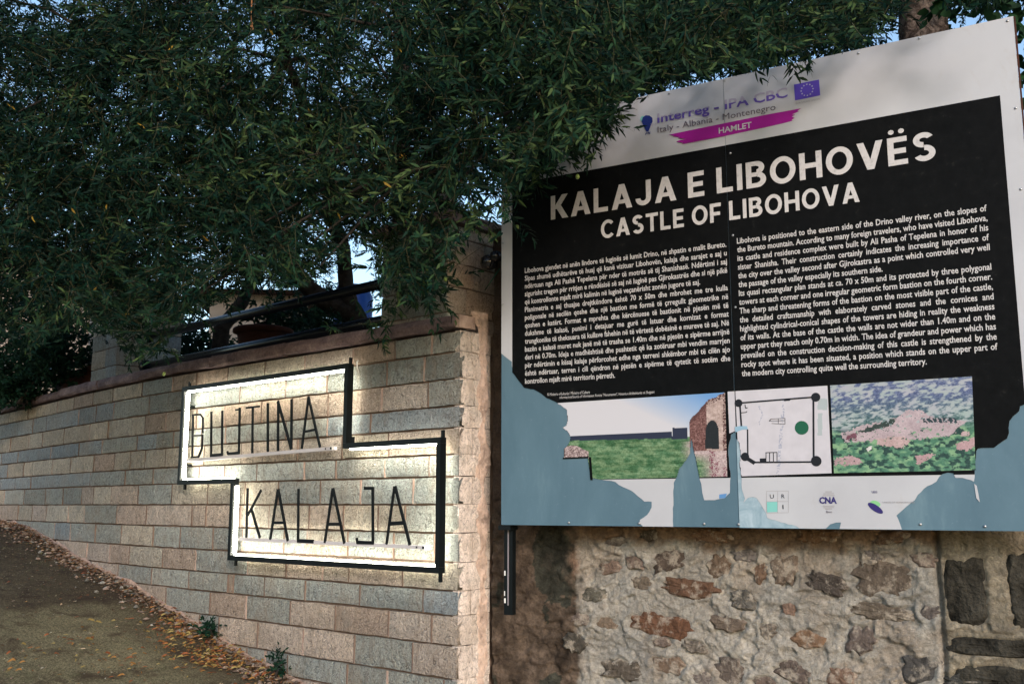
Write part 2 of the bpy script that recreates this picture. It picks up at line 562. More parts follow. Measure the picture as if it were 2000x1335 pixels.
rows_y = [643, 685, 738.6, 792, 835.4, 887, 930, 984, 1038.6, 1093.8, 1147, 1193, 1248.6, 1309.4, 1358, 1415, 1468, 1524]
rows = [  # joints (photo columns) and stone colours, left to right
 ([19, 56, 113, 146, 183, 222, 279, 338, 385, 447, 519, 596, 690.6, 773, 844], 'CCCCOCCGOOCCPOG'),
 ([65, 92, 154, 189, 223, 293, 366, 470, 560, 640, 757, 830], 'BBBBBGGGGGDDD'),
 ([21, 57, 84, 126, 176, 212, 285, 325, 385, 440, 512, 572, 642, 746, 838], 'CCCCCCCOPCOOOOPG'),
 ([4, 36, 100, 155, 200, 269, 308, 340, 395, 441, 494, 560, 640, 725], 'BBBBBGBGGGGGGBB'),
 ([16, 47, 65, 103, 139, 184, 225, 256, 285, 325, 400, 473, 582, 669.5, 760], 'BCCCCCOCCCCCPPCP'),
 ([31, 61, 177, 245, 300, 390, 440, 503, 595, 657, 753, 840], 'BBBGGGBGGGGGG'),
 ([9, 48, 90, 124, 161, 184, 218, 271, 337, 407, 480, 545, 627, 705, 808.5], 'CGGGGPCPGCCCGGGG'),
 ([36, 64, 92, 134, 166, 229, 287, 376, 403, 470, 527, 605, 672, 740, 792], 'PCPCCGOPPPCCPCCG'),
 ([20, 60, 107, 138, 187, 238, 300, 353, 417, 475, 556, 601, 680, 770, 850], 'GGGBGGCGGGGGCGGG'),
 ([60, 110, 170, 215, 254, 319, 383, 485, 560, 631, 683, 788], 'PPPPOCOGCPPPC'),
 ([140, 190, 232, 297, 370, 446, 457, 518, 597, 704, 828], 'PPPGGGOGGGGB'),
 ([210, 260, 325, 411, 481, 568, 656, 760, 844], 'PPPGOGPOPP'),
 ([300, 345, 390, 428, 504, 593, 693, 807], 'PPPGPPPGP'),
 ([400, 454, 483, 518, 563, 679, 757, 868], 'PPGGGGGGG'),
 ([470, 525, 587, 624, 719, 800], 'PPPPCPG'),
 ([560, 640, 720, 810], 'GGGGG'),
 ([620, 700, 790], 'PPPP'),
]
for ri, (joints, cols) in enumerate(rows):
    z1 = row_z(rows_y[ri]); z0 = row_z(rows_y[ri + 1])
    zm = (z0 + z1) / 2
    ss = [px_to_s(x, zm) for x in joints]
    edges = [(s, cols[min(i + 1, len(cols) - 1)]) for i, s in enumerate(ss)]
    # beyond the frame on the left
    s = ss[0]; left = []
    while s < SMAX - .1:
        s2 = s + random.uniform(.26, .46); left.append((s2, s, cols[0])); s = s2
    spans = [(a_, b_, c_) for a_, b_, c_ in left if b_ < SMAX]
    for i, (s, c_) in enumerate(edges):
        e = edges[i + 1][0] if i + 1 < len(edges) else 0.0
        spans.append((s, e, c_))
    for sL, sR, ch in spans:
        q, _, _ = wp((sL + sR) / 2)
        g = gz(q.x, q.y) - EYE
        if z1 < g - .02 or sL - sR < .02: continue
        gap = .0035
        place_brick(BR, root, sL - gap, sR + (gap if sR > 0 else 0), z0 + .0035, z1 - .0065, PAL[ch], 0.0)

# mortar core behind the bricks
def wall_core(z0f, z1, off_face, thick, name, mat, par, s0=0.0, s1=None, step=.2):
    s1 = SMAX if s1 is None else s1
    n = max(2, int((s1 - s0) / step)); V = []; Fc = []
    for i in range(n + 1):
        s = s0 + (s1 - s0) * i / n
        p, t, nn = wp(s)
        zb = z0f(p)
        for off in (off_face, off_face - thick):
            for z in (zb, EYE + z1):
                q = p + nn * off; V.append((q.x, q.y, z))
    for i in range(n):
        b = i * 4; c = b + 4
        Fc += [(b, b + 1, c + 1, c), (b + 2, c + 2, c + 3, b + 3), (b + 1, b + 3, c + 3, c + 1), (b, c, c + 2, b + 2)]
    Fc += [(0, 2, 3, 1), (n * 4, n * 4 + 1, n * 4 + 3, n * 4 + 2)]
    return link(name, mesh_from(name, V, Fc), mat, par)
TOP = row_z(643)
wall_core(lambda p: gz(p.x, p.y) - .35, TOP - .001, -.014, .30, 'mortar_core', M['dark_mortar'], root, s0=.02)
# vertical joints filled nearly flush with pink mortar
mbp = MB(); mbd = MB()
for ri, (joints, cols) in enumerate(rows):
    z1 = row_z(rows_y[ri]); z0 = row_z(rows_y[ri + 1])
    for x in joints:
        s = px_to_s(x, (z0 + z1) / 2); p, t, nn = wp(s)
        if EYE + z1 < gz(p.x, p.y): continue
        pk = random.random() < .25; w = .006 if pk else .0036; mb = mbp if pk else mbd
        c = p + nn * (-.006 if pk else -.004); c.z = EYE + (z0 + z1) / 2 - .003
        mb.box(c, t * w, nn * .010, Vector((0, 0, (z1 - z0) / 2 - .004)))
mbp.build('mortar_joint', M['mortar'], root, kind='stuff'); mbd.build('mortar_joint', M['dark_mortar'], root, kind='stuff')

# the return end of the wall (faces right)
RD = Vector((WN.x, WN.y, 0)) * -1                        # into the old wall
RN = Vector((-WD.x, -WD.y, 0))                            # outward normal of the return face
ang_r = math.atan2(RD.y, RD.x)
LRET = .205
for ri in range(len(rows_y) - 1):
    z1 = row_z(rows_y[ri]); z0 = row_z(rows_y[ri + 1])
    g = gz(P0.x, P0.y) - EYE
    if z1 < g: continue
    cuts = [0, LRET] if ri % 2 else [0, random.uniform(.07, .10), LRET]
    for k in range(len(cuts) - 1):
        o = link('brick', random.choice(BR_SM), None, root)
        p = P0 + RD * (cuts[k] + (.0 if k == 0 else .002)) + RN * -.002
        p.z = EYE + z0 + .0015
        o.location = p; o.rotation_euler = (0, 0, ang_r)
        o.scale = (cuts[k + 1] - cuts[k] - .002, 1, z1 - z0 - .003)
        j = random.uniform(.9, 1.08)
        o.color = (.80 * j, .69 * j, .61 * j, 1)
# ragged plaster smear on the return against the old wall
V = []; Fc = []
zz = np.arange(row_z(600), gz(P0.x, P0.y) - EYE - .2, -.018)
for i, z in enumerate(zz):
    a0 = .120 + .05 * mnoise.noise(Vector((z * 9, 0, 0))) + .014 * mnoise.noise(Vector((z * 40, 5, 0)))
    a1 = LRET - .035 + .035 * mnoise.noise(Vector((z * 7, 0, 9))) + .02 * mnoise.noise(Vector((z * 30, 2, 9)))
    if i < 5: a0 -= .05 * (5 - i) / 5
    for k in range(7):
        f = k / 6; aa = a0 + (a1 - a0) * f
        off = (-.004 if k == 0 else .003 + .006 * mnoise.noise(Vector((z * 14, f * 3, 0))) + .010 * f)
        p = P0 + RD * aa + RN * off
        V.append((p.x, p.y, EYE + z))
for i in range(len(zz) - 1):
    for k in range(6):
        q = i * 7 + k; Fc.append((q, q + 1, q + 8, q + 7))
M['smear'] = plain('mortar_smear', (.54, .40, .32), .95, .1, nz=.5, scale=22, bump=.025)
link('mortar_smear', mesh_from('mortar_smear', V, Fc, True), M['smear'], root)

# coping slabs
def slab(sL, sR, zb, zt, over, back, par, name='coping_stone', seed=0):
    V = []; Fc = []; nx = max(2, int((sL - sR) / .12)); r = random.Random(seed)
    prof = [(-back, 0), (over - .01, 0), (over, .012), (over + .004, .5 * (zt - zb)), (over - .002, zt - zb - .012), (over - .014, zt - zb), (-back, zt - zb)]
    n = len(prof)
    for i in range(nx + 1):
        s = sL + (sR - sL) * i / nx
        p, t, nn = wp(s)
        for k, (o, z) in enumerate(prof):
            jit = .005 if 0 < k < n - 1 else 0
            q = p + nn * (o + r.uniform(-jit, jit)); V.append((q.x, q.y, EYE + zb + z + (r.uniform(-.004, .004) if 0 < k < n - 1 else 0)))
    for i in range(nx):
        for k in range(n):
            Fc.append((i * n + k, i * n + (k + 1) % n, (i + 1) * n + (k + 1) % n, (i + 1) * n + k))
    Fc += [tuple(range(n)), tuple(nx * n + k for k in range(n - 1, -1, -1))]
    link(name, mesh_from(name, V, Fc), M['coping'], par)
s = -.035; k = 0
lens = [.50, .84, .71, .9, .66, .8, .75, .92, .7, .8, .85, .8, .9, .8, .9, .8, .9, .8]
while s < SMAX - .3 and k < len(lens):
    e = min(s + lens[k], SMAX)
    if k == 0:
        # end slab returns past the corner
        slab(e - .003, .0, TOP + .006, TOP + .068, .035, .043, root, seed=k)
        mb = MB()
        c = P0 + RN * .012 + (RD * .022); c.z = EYE + TOP + .036
        mb.box(c, RN * .0115, RD * .052, Vector((0, 0, .029)))
        o = mb.build('coping_end', M['mortar'], root)
    else:
        slab(e - .003, s + .003, TOP + .006 + .002 * (k % 2), TOP + .068 + .003 * (k % 3), .034 + .003 * (k % 2), .36, root, seed=k)
    s = e; k += 1

# pinkish mortar fillet where the wall meets the road
V = []; Fc = []; N = 260
for i in range(N + 1):
    s = SMAX * i / N; p, t, nn = wp(s)
    h = .012 + .026 * mnoise.noise(Vector((s * 4, 0, 0))) + .02 * mnoise.noise(Vector((s * 17, 3, 0)))
    w = .02 + .04 * mnoise.noise(Vector((s * 5, 9, 0))) + .025 * mnoise.noise(Vector((s * 23, 3, 7)))
    for o, z in ((.008, max(.01, h)), (.018 + w * .3, max(.008, h * .45)), (.03 + w, -.012)):
        q = p + nn * o; V.append((q.x, q.y, gz(q.x, q.y) + z))
for i in range(N):
    for k in range(2):
        Fc.append((i * 3 + k, i * 3 + k + 1, i * 3 + k + 4, i * 3 + k + 3))
link('mortar_fillet', mesh_from('mortar_fillet', V, Fc, True), M['mortar'], root)

# ------------------------------------------------------------------ terrace behind the wall
V = []; n = 24
for i in range(n + 1):
    s = SMAX * i / n; p, t, nn = wp(s)
    q = p - nn * .28; V.append((q.x, q.y, EYE + .52)); q = p - nn * (60 if i else 60); V.append((q.x, q.y, EYE + .62))
link('terrace_ground', mesh_from('terrace_ground', V, [(2 * i, 2 * i + 1, 2 * i + 3, 2 * i + 2) for i in range(n)]), M['terrace'], kind='structure')

# ------------------------------------------------------------------ brick pillars on the wall
def pillar(name_label, s_c, set_back, width, zb, ztop, cols, cat_label, cap=True, seed=1):
    """s_c: arc length of the right front corner"""
    r = random.Random(seed)
    p, t, nn = wp(s_c + width / 2)
    o = p - nn * set_back + t * width / 2          # right front corner
    o.z = EYE + zb
    rt = empty('brick_pillar', o, label=name_label, cat='pillar', group=None)
    rd = -nn
    mb = MB()
    c = o - t * width / 2 + rd * width / 2; c.z = EYE + (zb + ztop) / 2
    mb.box(c, t * (width / 2 - .008), rd * (width / 2 - .008), Vector((0, 0, (ztop - zb) / 2)))
    mb.build('mortar_core', M['dark_mortar'], rt)
    z = zb; i = 0
    while z < ztop - .02:
        h = [.105, .13, .115, .125][i % 4]; h = min(h, ztop - z)
        for (org, d, face) in ((o - t * width, t, 0), (o, rd, 1), (o - t * width + rd * width, -rd, 2)):
            f = r.choice([.28, .55, .62, .4]) * width
            for a0, a1 in ((0, f), (f, width)):
                b = link('brick', r.choice(BR if face == 0 else BR_SM), None, rt)
                q = org + d * (a0 + .002); q.z = EYE + z + .003
                b.location = q; b.rotation_euler = (0, 0, math.atan2(d.y, d.x))
                b.scale = (a1 - a0 - .004, 1, h - .008)
                cc = PAL[r.choice(cols)]; j = r.uniform(.85, 1.15)
                b.color = (cc[0] * j, cc[1] * j, cc[2] * j, 1)
        z += h; i += 1
    if cap:
        mb = MB()
        c = o - t * width / 2 + rd * width / 2; c.z = EYE + ztop + .026
        mb.box(c, t * (width / 2 + .04), rd * (width / 2 + .04), Vector((0, 0, .025)))
        mb.build('cap_stone', M['coping'], rt)
    return rt, o, t, rd
s_r = px_to_s(860, 1.1)
pillar_r, oR, tR, rdR = pillar('tall brick pillar beside the information board, half hidden by olive leaves', s_r, .045, .46, TOP + .003, row_z(612) + .47, 'GGOGPG', '', seed=3)
s_l = px_to_s(213, .95)
pillar_l, oL, tL, rdL = pillar('left brick pillar with bluish face at the end of the black railing', s_l, .05, .46, TOP + .07, TOP + .62, 'BBGC', '', seed=5)

# ------------------------------------------------------------------ railing
rt = empty('railing', (oL.x, oL.y, oL.z), label='black railing of two round tubes between the two brick pillars', cat='railing')
def railpt(P, du, rd, w, back, z): 
    return P + rd * back + Vector((0, 0, z))
A = oL + rdL * .2; B = oR - tR * .46 + rdR * .2
def z_on(px, py, Q):
    d = ray(px, py); return EYE + d.z / d.y * Q.y
zlo_a = z_on(272, 716, A); zhi_a = z_on(300, 658, A)
zlo_b = z_on(716, 615, B); zhi_b = z_on(724, 541, B)
for za, zb_ in ((zlo_a, zlo_b), (zhi_a, zhi_b)):
    mb = MB(); a_ = Vector((A.x, A.y, za)); b_ = Vector((B.x, B.y, zb_))
    mb.tube([a_, a_.lerp(b_, .5), b_], .029, 12); mb.build('tube', M['rail_black'], rt, True)
    mb = MB(); mb.tube([a_ - (b_ - a_).normalized() * .005, a_ + (b_ - a_).normalized() * .03], .045, 12); mb.build('socket', M['rail_black'], rt, True)
rt2 = empty('railing', (oL.x - 1, oL.y, oL.z), label='short dark railing left of the bluish pillar, above the terracotta trough', cat='railing')
A2 = oL - tL * .46 + rdL * .2
for z in (.1, .34):
    mb = MB(); p2 = A2 - tL * 3.2; mb.tube([Vector((A2.x, A2.y, EYE + TOP + z)), Vector((p2.x, p2.y, EYE + TOP + z))], .024, 10); mb.build('tube', M['rail_black'], rt2, True)

# ------------------------------------------------------------------ lit sign
SG = WALL.shifted(.085)         # front plane of the sign
BW, BDEP = .026, .036
sgn = empty('lit_sign', SG.hit(600, 930), label='stepped black metal frame sign with glowing edges reading BUJTINA KALAJA', cat='sign')
du, nn = SG.du, SG.n
UPZ = Vector((0, 0, 1))
corners = {}
uL1 = SG.uv(353, 850)[0]; uR1 = SG.uv(674, 800)[0]; uL2 = SG.uv(450, 1010)[0]; uR2 = SG.uv(855, 980)[0]
zt1 = (SG.uv(360, 760)[1] + SG.uv(680, 713)[1]) / 2; zs1 = SG.uv(400, 940)[1]
zt2 = (SG.uv(670, 875)[1] + SG.uv(852, 854)[1]) / 2; zb2 = (SG.uv(450, 1091)[1] + SG.uv(850, 1110)[1]) / 2
outline = [(uL1, zt1), (uR1, zt1), (uR1, zt2), (uR2, zt2), (uR2, zb2), (uL2, zb2), (uL2, zs1), (uL1, zs1)]
inward = [(0, -1), (-1, 0), (0, -1), (-1, 0), (0, 1), (1, 0), (0, 1), (1, 0)]
for i in range(8):
    (u0, v0), (u1, v1) = outline[i], outline[(i + 1) % 8]
    horiz = abs(v0 - v1) < 1e-6
    e = BW / 2
    if horiz:
        s_ = 1 if u1 > u0 else -1
        a_ = (u0 - s_ * (e + .0), v0); b_ = (u1 + s_ * (e + .0), v1)
        # concave corners: keep bar ends butted
        if i == 2: a_ = (u0 - e, v0)
        if i == 6: a_ = (u0 + e, v0)
    else:
        s_ = 1 if v1 > v0 else -1
        a_ = (u0, v0 + s_ * (e + .0005)); b_ = (u1, v1 - s_ * (e + .0005))
    mb = MB()
    mb.bar(SG.at(*a_, -BDEP / 2), SG.at(*b_, -BDEP / 2), UPZ if horiz else du, BW, nn, BDEP)
    mb.build('frame_bar', M['black_metal'], sgn)
    # light strip on the inner side, close to the wall
    iu, iv = inward[i]
    mb = MB()
    du_off = (BW / 2 + .0045)
    sh = .004
    A_ = (a_[0] + iu * du_off, a_[1] + iv * du_off); B_ = (b_[0] + iu * du_off, b_[1] + iv * du_off)
    if horiz:
        A_ = (A_[0] + s_ * (BW + .012), A_[1]); B_ = (B_[0] - s_ * (BW + .012), B_[1])
    else:
        A_ = (A_[0], A_[1] + s_ * .014); B_ = (B_[0], B_[1] - s_ * .014)
    mb.bar(SG.at(*A_, -BDEP + .012), SG.at(*B_, -BDEP + .012), UPZ if horiz else du, .006, nn, .020)
    mb.build('light_strip', M['led'], sgn)
# stand-off stubs
for (px, py, u, v) in ((0, 0, uL1 + .03, zt1 + .02), (0, 0, uL1 + .035, zs1 - .02), (0, 0, uR1 + .004, zt1 + .022), (0, 0, uR1 + .035, zt2 + .022),
                       (0, 0, uR2 + .004, zt2 + .024), (0, 0, uL2 + .035, zb2 - .02), (0, 0, uR2 - .002, zb2 - .03)):
    mb = MB()
    mb.bar(SG.at(u, v - .022, -.024), SG.at(u, v + .022, -.024), du, .014, nn, .012)
    mb.build('bracket', M['black_metal'], sgn)
for u, v in ((uL1, zt1 - .1), (uL1, zs1 + .1), (uL2, zb2 + .1)):
    mb = MB(); mb.tube([SG.at(u, v, -.084), SG.at(u, v, -BDEP - .0005)], .007, 8); mb.build('stand_off', M['black_metal'], sgn)
# loose white wire at the upper right bracket
mb = MB(); mb.tube([SG.at(uR1 + .03, zt1 + .03, -.05), SG.at(uR1 + .045, zt1 + .02, -.03), SG.at(uR1 + .047, zt1 - .01, -.03), SG.at(uR1 + .035, zt1 - .03, -.05)], .0035, 6)
mb.build('wire', M['white_spot'], sgn, True)

# rails under the words
LET = WALL.shifted(.062)
def crp(x, y): return 320 + x / 2.8397, 680 + y / 2.8404
for (xa, ya, xb, yb, label) in ((118, 622, 942, 553, 'upper'), (412, 1056, 1456, 1104, 'lower')):
    pa = LET.uv(*crp(xa, ya)); pb = LET.uv(*crp(xb, yb))
    mb = MB(); mb.bar(LET.at(*pa, -.01), LET.at(*pb, -.01), UPZ, .0165, nn, .022)
    rl = mb.build('letter_rail', M['grey_rail'], sgn)
    d = Vector((pb[0] - pa[0], pb[1] - pa[1], 0)).normalized()
    u, v = pb[0] - d.x * .012, pb[1] - d.y * .012
    mb = MB(); mb.bar(LET.at(u - .010, v, .0062), LET.at(u + .010, v, .0062), UPZ, .018, nn, .002); mb.build('label_plate', M['white_spot'], rl)
    mb = MB(); mb.bar(LET.at(u - .006, v, .0085), LET.at(u + .006, v, .0085), UPZ, .012, nn, .002); mb.build('screw', M['letter_metal'], rl)
    mb = MB(); u -= d.x * .045; v -= d.y * .045; mb.bar(LET.at(u - .004, v, .0062), LET.at(u + .004, v, .0062), UPZ, .008, nn, .002); mb.build('screw', M['letter_metal'], rl)
words = [
 ('B', [((162, 368), (157, 606), 9), ((158, 369), (206, 366), 9), ((203, 366), (219, 386), 8), ((219, 384), (217, 470), 8), ((220, 482), (160, 484), 8), ((217, 486), (213, 560), 8), ((214, 556), (196, 600), 8), ((198, 601), (153, 604), 10)]),
 ('U', [((264, 350), (262, 598), 9), ((325, 345), (323, 592), 9), ((258, 594), (328, 588), 15)]),
 ('J', [((421, 328), (416, 585), 9), ((398, 341), (425, 339), 8), ((420, 579), (358, 584), 14), ((358, 586), (354, 570), 8)]),
 ('T', [((456, 330), (532, 321), 9), ((494, 326), (491, 581), 9)]),
 ('I', [((577, 303), (577, 573), 10)]),
 ('N', [((635, 293), (633, 569), 10), ((633, 293), (708, 558), 11), ((710, 280), (708, 559), 10)]),
 ('A', [((803, 268), (765, 556), 9), ((803, 268), (867, 548), 10), ((783, 462), (842, 450), 12)]),
 ('K', [((465, 774), (458, 1049), 10), ((541, 785), (466, 925), 9), ((487, 890), (534, 1049), 10)]),
 ('A', [((633, 780), (590, 1060), 10), ((635, 780), (689, 1068), 11), ((603, 966), (664, 966), 14)]),
 ('L', [((747, 778), (745, 1070), 10), ((741, 1066), (832, 1070), 18)]),
 ('A', [((937, 775), (893, 1078), 10), ((939, 775), (1003, 1082), 11), ((908, 974), (982, 974), 16)]),
 ('J', [((1159, 768), (1160, 1084), 11), ((1112, 775), (1165, 775), 16), ((1166, 1077), (1074, 1075), 18), ((1076, 1082), (1071, 1050), 8)]),
 ('A', [((1280, 764), (1235, 1086), 10), ((1283, 764), (1366, 1090), 12), ((1250, 972), (1336, 966), 20)]),
]
for ch, strokes in words:
    mb = MB()
    for k, (pa, pb, w) in enumerate(strokes):
        A_ = LET.hit(*crp(*pa)); B_ = LET.hit(*crp(*pb))
        d = (B_ - A_).normalized(); wd = d.cross(nn).normalized()
        dist = (A_ - EYEV).length
        mb.bar(A_ + nn * .0006 * k, B_ + nn * .0006 * k, wd, w / 2.84 * dist / F * (1.55 if abs(d.z) > .7 else 1.05), nn, .006)
    mb.build('letter', M['letter_metal'], sgn)

# ------------------------------------------------------------------ old rubble wall
stones_px = [(1305, 1096, 62, 40, (.10, .075, .06)), (1346, 1148, 108, 34, (.15, .085, .055)), (1290, 1221, 134, 40, (.165, .085, .052)), (1405, 1104, 46, 42, (.17, .12, .085)),
 (1531, 1112, 50, 56, (.17, .13, .10)), (1486, 1117, 24, 38, (.20, .13, .09)), (1616, 1138, 68, 40, (.09, .075, .065)), (1727, 1128, 104, 64, (.15, .12, .095)),
 (1724, 1194, 120, 30, (.16, .13, .10)), (1577, 1249, 58, 36, (.24, .15, .095)), (1682, 1250, 52, 48, (.15, .12, .105)), (1215, 1307, 80, 38, (.12, .10, .08)),
 (1307, 1298, 66, 32, (.20, .14, .10)), (1425, 1218, 66, 28, (.18, .14, .11)), (1450, 1170, 44, 40, (.13, .12, .105)), (1795, 1307, 74, 50, (.09, .085, .08)),
 (1250, 1139, 38, 26, (.16, .13, .10)), (1158, 1160, 44, 26, (.13, .12, .095)), (1548, 1312, 64, 40, (.13, .10, .085)), (1428, 1312, 56, 50, (.15, .12, .10)),
 (1816, 1196, 34, 30, (.14, .12, .11)), (1541, 1190, 28, 22, (.24, .16, .12)), (1600, 1046, 90, 24, (.20, .12, .07)), (1390, 1046, 70, 24, (.20, .12, .075)), (1270, 1044, 40, 22, (.10, .08, .06)),
 (1740, 1050, 60, 26, (.17, .11, .075)), (1180, 1215, 40, 24, (.20, .15, .11)), (1640, 1320, 50, 34, (.22, .14, .10)), (1120, 1255, 44, 34, (.09, .08, .065)), (1355, 1262, 44, 22, (.20, .17, .14)), (1500, 1232, 30, 30, (.19, .16, .13)), (1880, 1330, 70, 36, (.07, .07, .065))]
su = []
for x, y, w, h, c in stones_px:
    u, v = OLD.uv(x, y); u1, v1 = OLD.uv(x + w / 2, y); u0, v0 = OLD.uv(x, y + h / 2)
    su.append((u, v, abs(u1 - u), abs(v0 - v), c))
uq = OLD.uv(1836, 1180)[0]
oldr = empty('rubble_wall', OLD.at(.9, -1.4), label='old rubble stone wall with smeared grey mortar beneath the information board', cat='wall')
r_e = random.Random(88)
for _ in range(90):
    x = r_e.uniform(1130, 1990); y = r_e.uniform(1040, 1360); w_ = r_e.uniform(30, 86); h_ = w_ * r_e.uniform(.35, .7)
    if x > 1815 or any(abs(x - q[0]) < (w_ + q[2]) * .48 and abs(y - q[1]) < (h_ + q[3]) * .48 for q in stones_px): continue
    g_ = r_e.uniform(.12, .22); tw = r_e.uniform(0, 1)
    stones_px.append((x, y, w_, h_, (g_ * (1 + .25 * tw), g_ * .88, g_ * (.80 - .12 * tw))))
    u, v = OLD.uv(x, y); u1, v1 = OLD.uv(x + w_ / 2, y); u0, v0 = OLD.uv(x, y + h_ / 2)
    su.append((u, v, abs(u1 - u), abs(v0 - v), stones_px[-1][4]))
quoins = []
for (x0, y0, x1, y1) in [(1842, 1080, 1932, 1228), (1964, 1072, 2065, 1235), (1848, 1246, 2070, 1284), (1856, 1300, 2080, 1360)]:
    u0, va = OLD.uv(x0, (y0 + y1) / 2); u1, vb = OLD.uv(x1, (y0 + y1) / 2); xm = (x0 + x1) / 2
    quoins.append(((u0 + u1) / 2, (OLD.uv(xm, y1)[1] + OLD.uv(xm, y0)[1]) / 2, (u1 - u0) / 2, (OLD.uv(xm, y0)[1] - OLD.uv(xm, y1)[1]) / 2))
us = np.concatenate([np.arange(-.16, 2.35, .0055), np.arange(2.36, 3.2, .03)]); vs_ = np.concatenate([np.arange(-1.2, .06, .0055), np.arange(.07, 1.30, .012)])
U, Vv = np.meshgrid(us, vs_, indexing='ij')
H = .016 * (fbm(U * 3.1, Vv * 4.2, 3, 4) - .5) + .016 * (fbm(U * 11, Vv * 15, 9, 4) - .5) + .012 * (fbm(U * 34, Vv * 38, 12, 3) - .5)
wu = U + .10 * (fbm(U * 5, Vv * 5, 71, 3) - .5); wv = Vv + .10 * (fbm(U * 5, Vv * 5, 72, 3) - .5)
rid = 1 - np.abs(fbm(wu * 7, wv * 11, 21, 4) * 2 - 1)
H += .009 * np.clip(rid - .86, 0, 1) / .14
H += .010 * np.clip((fbm(wu * 8, wv * 9, 77, 3) - .55) / .03, 0, 1) * fbm(U * 9, Vv * 9, 78, 2)
NB = fbm(U * 28, Vv * 28, 5, 4)
for (u, v, ru, rv, c) in su:
    d = np.sqrt(((U - u) / (ru + .004)) ** 2 + ((Vv - v) / (rv + .004)) ** 2)
    d = d + .9 * (NB - .5)
    H += .020 * (fbm(U * 16, Vv * 16, 35, 3) - .38) * np.exp(-((d - 1.2) / .40) ** 2) - .014 * np.exp(-(np.clip(d, 0, 9) / .9) ** 4)
for (u, v, ru, rv) in quoins:
    d = np.maximum(np.abs(U - u) / ru, np.abs(Vv - v) / rv) + .22 * (NB - .5)
    H -= .012 * np.exp(-(d / .93) ** 12)
ul, _ = OLD.uv(1125, 1180)
zone = np.clip((U - ul + .10 * (fbm(U * 6, Vv * 6, 44, 4) - .5) + .05 * (fbm(U * 30, Vv * 30, 4, 3) - .5)) / .03 + .5, 0, 1)
_, vtop1 = OLD.uv(1400, 1065)
topz = np.clip((Vv - vtop1 + .12 * (fbm(U * 7, Vv * 9, 71, 4) - .5)) / .035 + .5, 0, 1)
n1 = fbm(U * 5, Vv * 5, 51, 5)[..., None]; n2 = fbm(U * 22, Vv * 22, 61, 4)[..., None]
def C(*c): return np.array(c)
mort = C(.395, .365, .315) * (.75 + .5 * n1) * (.72 + .56 * n2)
brn = np.clip((fbm(U * 7 + 3, Vv * 6, 190, 4) - .50) / .10, 0, 1)[..., None]
mort = mort * (1 - brn * .35) + C(.30, .225, .16) * (.6 + .8 * n2) * brn * .35
grey = np.clip((fbm(U * 4, Vv * 3, 90, 4) - .55) / .08, 0, 1)[..., None]
mort = mort * (1 - grey * .45) + C(.30, .30, .28) * grey * .45
warm = C(.22, .15, .10) * (.6 + .8 * n2)
dark = np.where(n1 > .53, C(.125, .092, .068), C(.055, .054, .042)) * (.15 + 1.7 * n2 ** 1.3)
red = np.clip(1.5 - np.sqrt(((U - OLD.uv(1165, 1080)[0]) / .13) ** 2 + ((Vv - OLD.uv(1165, 1085)[1]) / .12) ** 2) + 1.2 * (NB - .5), 0, 1)[..., None] * np.clip((n2 - .35) * 5, 0, 1)
dark = dark * (1 - red * .75) + C(.33, .20, .135) * red * .75 * (.6 + .8 * n2)
col = mort * (1 - topz[..., None]) + warm * topz[..., None]
z_ = zone[..., None]
col = dark * (1 - z_) + col * z_
inq = np.clip((U - uq) / .02, 0, 1)[..., None]
col = col * (1 - inq * .85) + C(.25, .215, .155) * (.5 + 1.0 * n2) * inq * .85
sh = np.clip((BOARD.uv(1000, 900)[0] - U) / .02, 0, 1)[..., None]; sh = sh * np.clip((Vv[..., None] - OLD.uv(960, 1010)[1]) / .05, 0, 1)  # strip beside the board: dark plaster, with the board's shadow painted into the colour
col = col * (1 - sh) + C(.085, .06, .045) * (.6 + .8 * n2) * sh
H += np.where(U > uq, .004, 0) - .035 * np.exp(-((U - uq + .012 * (fbm(Vv * 8, Vv * 0, 3, 3) - .5)) / .009) ** 2)
soft = np.clip((fbm(wu * 13, wv * 15, 97, 4) - .56) / .05, 0, 1)
H -= .010 * soft * (U < uq)
nv = len(vs_)
ub = U[..., None]
PT = np.array(OLD.o) + ub * np.array(OLD.du) + Vv[..., None] * np.array([0, 0, 1.0]) + H[..., None] * np.array(OLD.n)
ii, jj = np.meshgrid(np.arange(len(us) - 1), np.arange(nv - 1), indexing='ij')
a0_ = (ii * nv + jj).ravel(); fq = np.stack([a0_, a0_ + nv, a0_ + nv + 1, a0_ + 1], 1)
me = bpy.data.meshes.new('mortar_face'); me.vertices.add(PT.shape[0] * PT.shape[1]); me.vertices.foreach_set('co', PT.reshape(-1))
me.loops.add(fq.size); me.loops.foreach_set('vertex_index', fq.reshape(-1).astype(np.int32))
me.polygons.add(len(fq)); me.polygons.foreach_set('loop_start', (np.arange(len(fq)) * 4).astype(np.int32)); me.update(calc_edges=True)
me.polygons.foreach_set('use_smooth', [True] * len(fq))
pts = PT.reshape(-1, 3)
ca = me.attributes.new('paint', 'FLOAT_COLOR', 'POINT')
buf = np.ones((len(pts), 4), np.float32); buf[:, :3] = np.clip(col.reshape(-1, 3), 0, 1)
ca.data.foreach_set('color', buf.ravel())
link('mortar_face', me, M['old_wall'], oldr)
mb = MB()
c = OLD.at(1.5, -.36, -.30); mb.box(c, OLD.du * 1.67, OLD.n * .24, Vector((0, 0, 1.66)))
mb.build('wall_core', M['dark_mortar'], oldr)
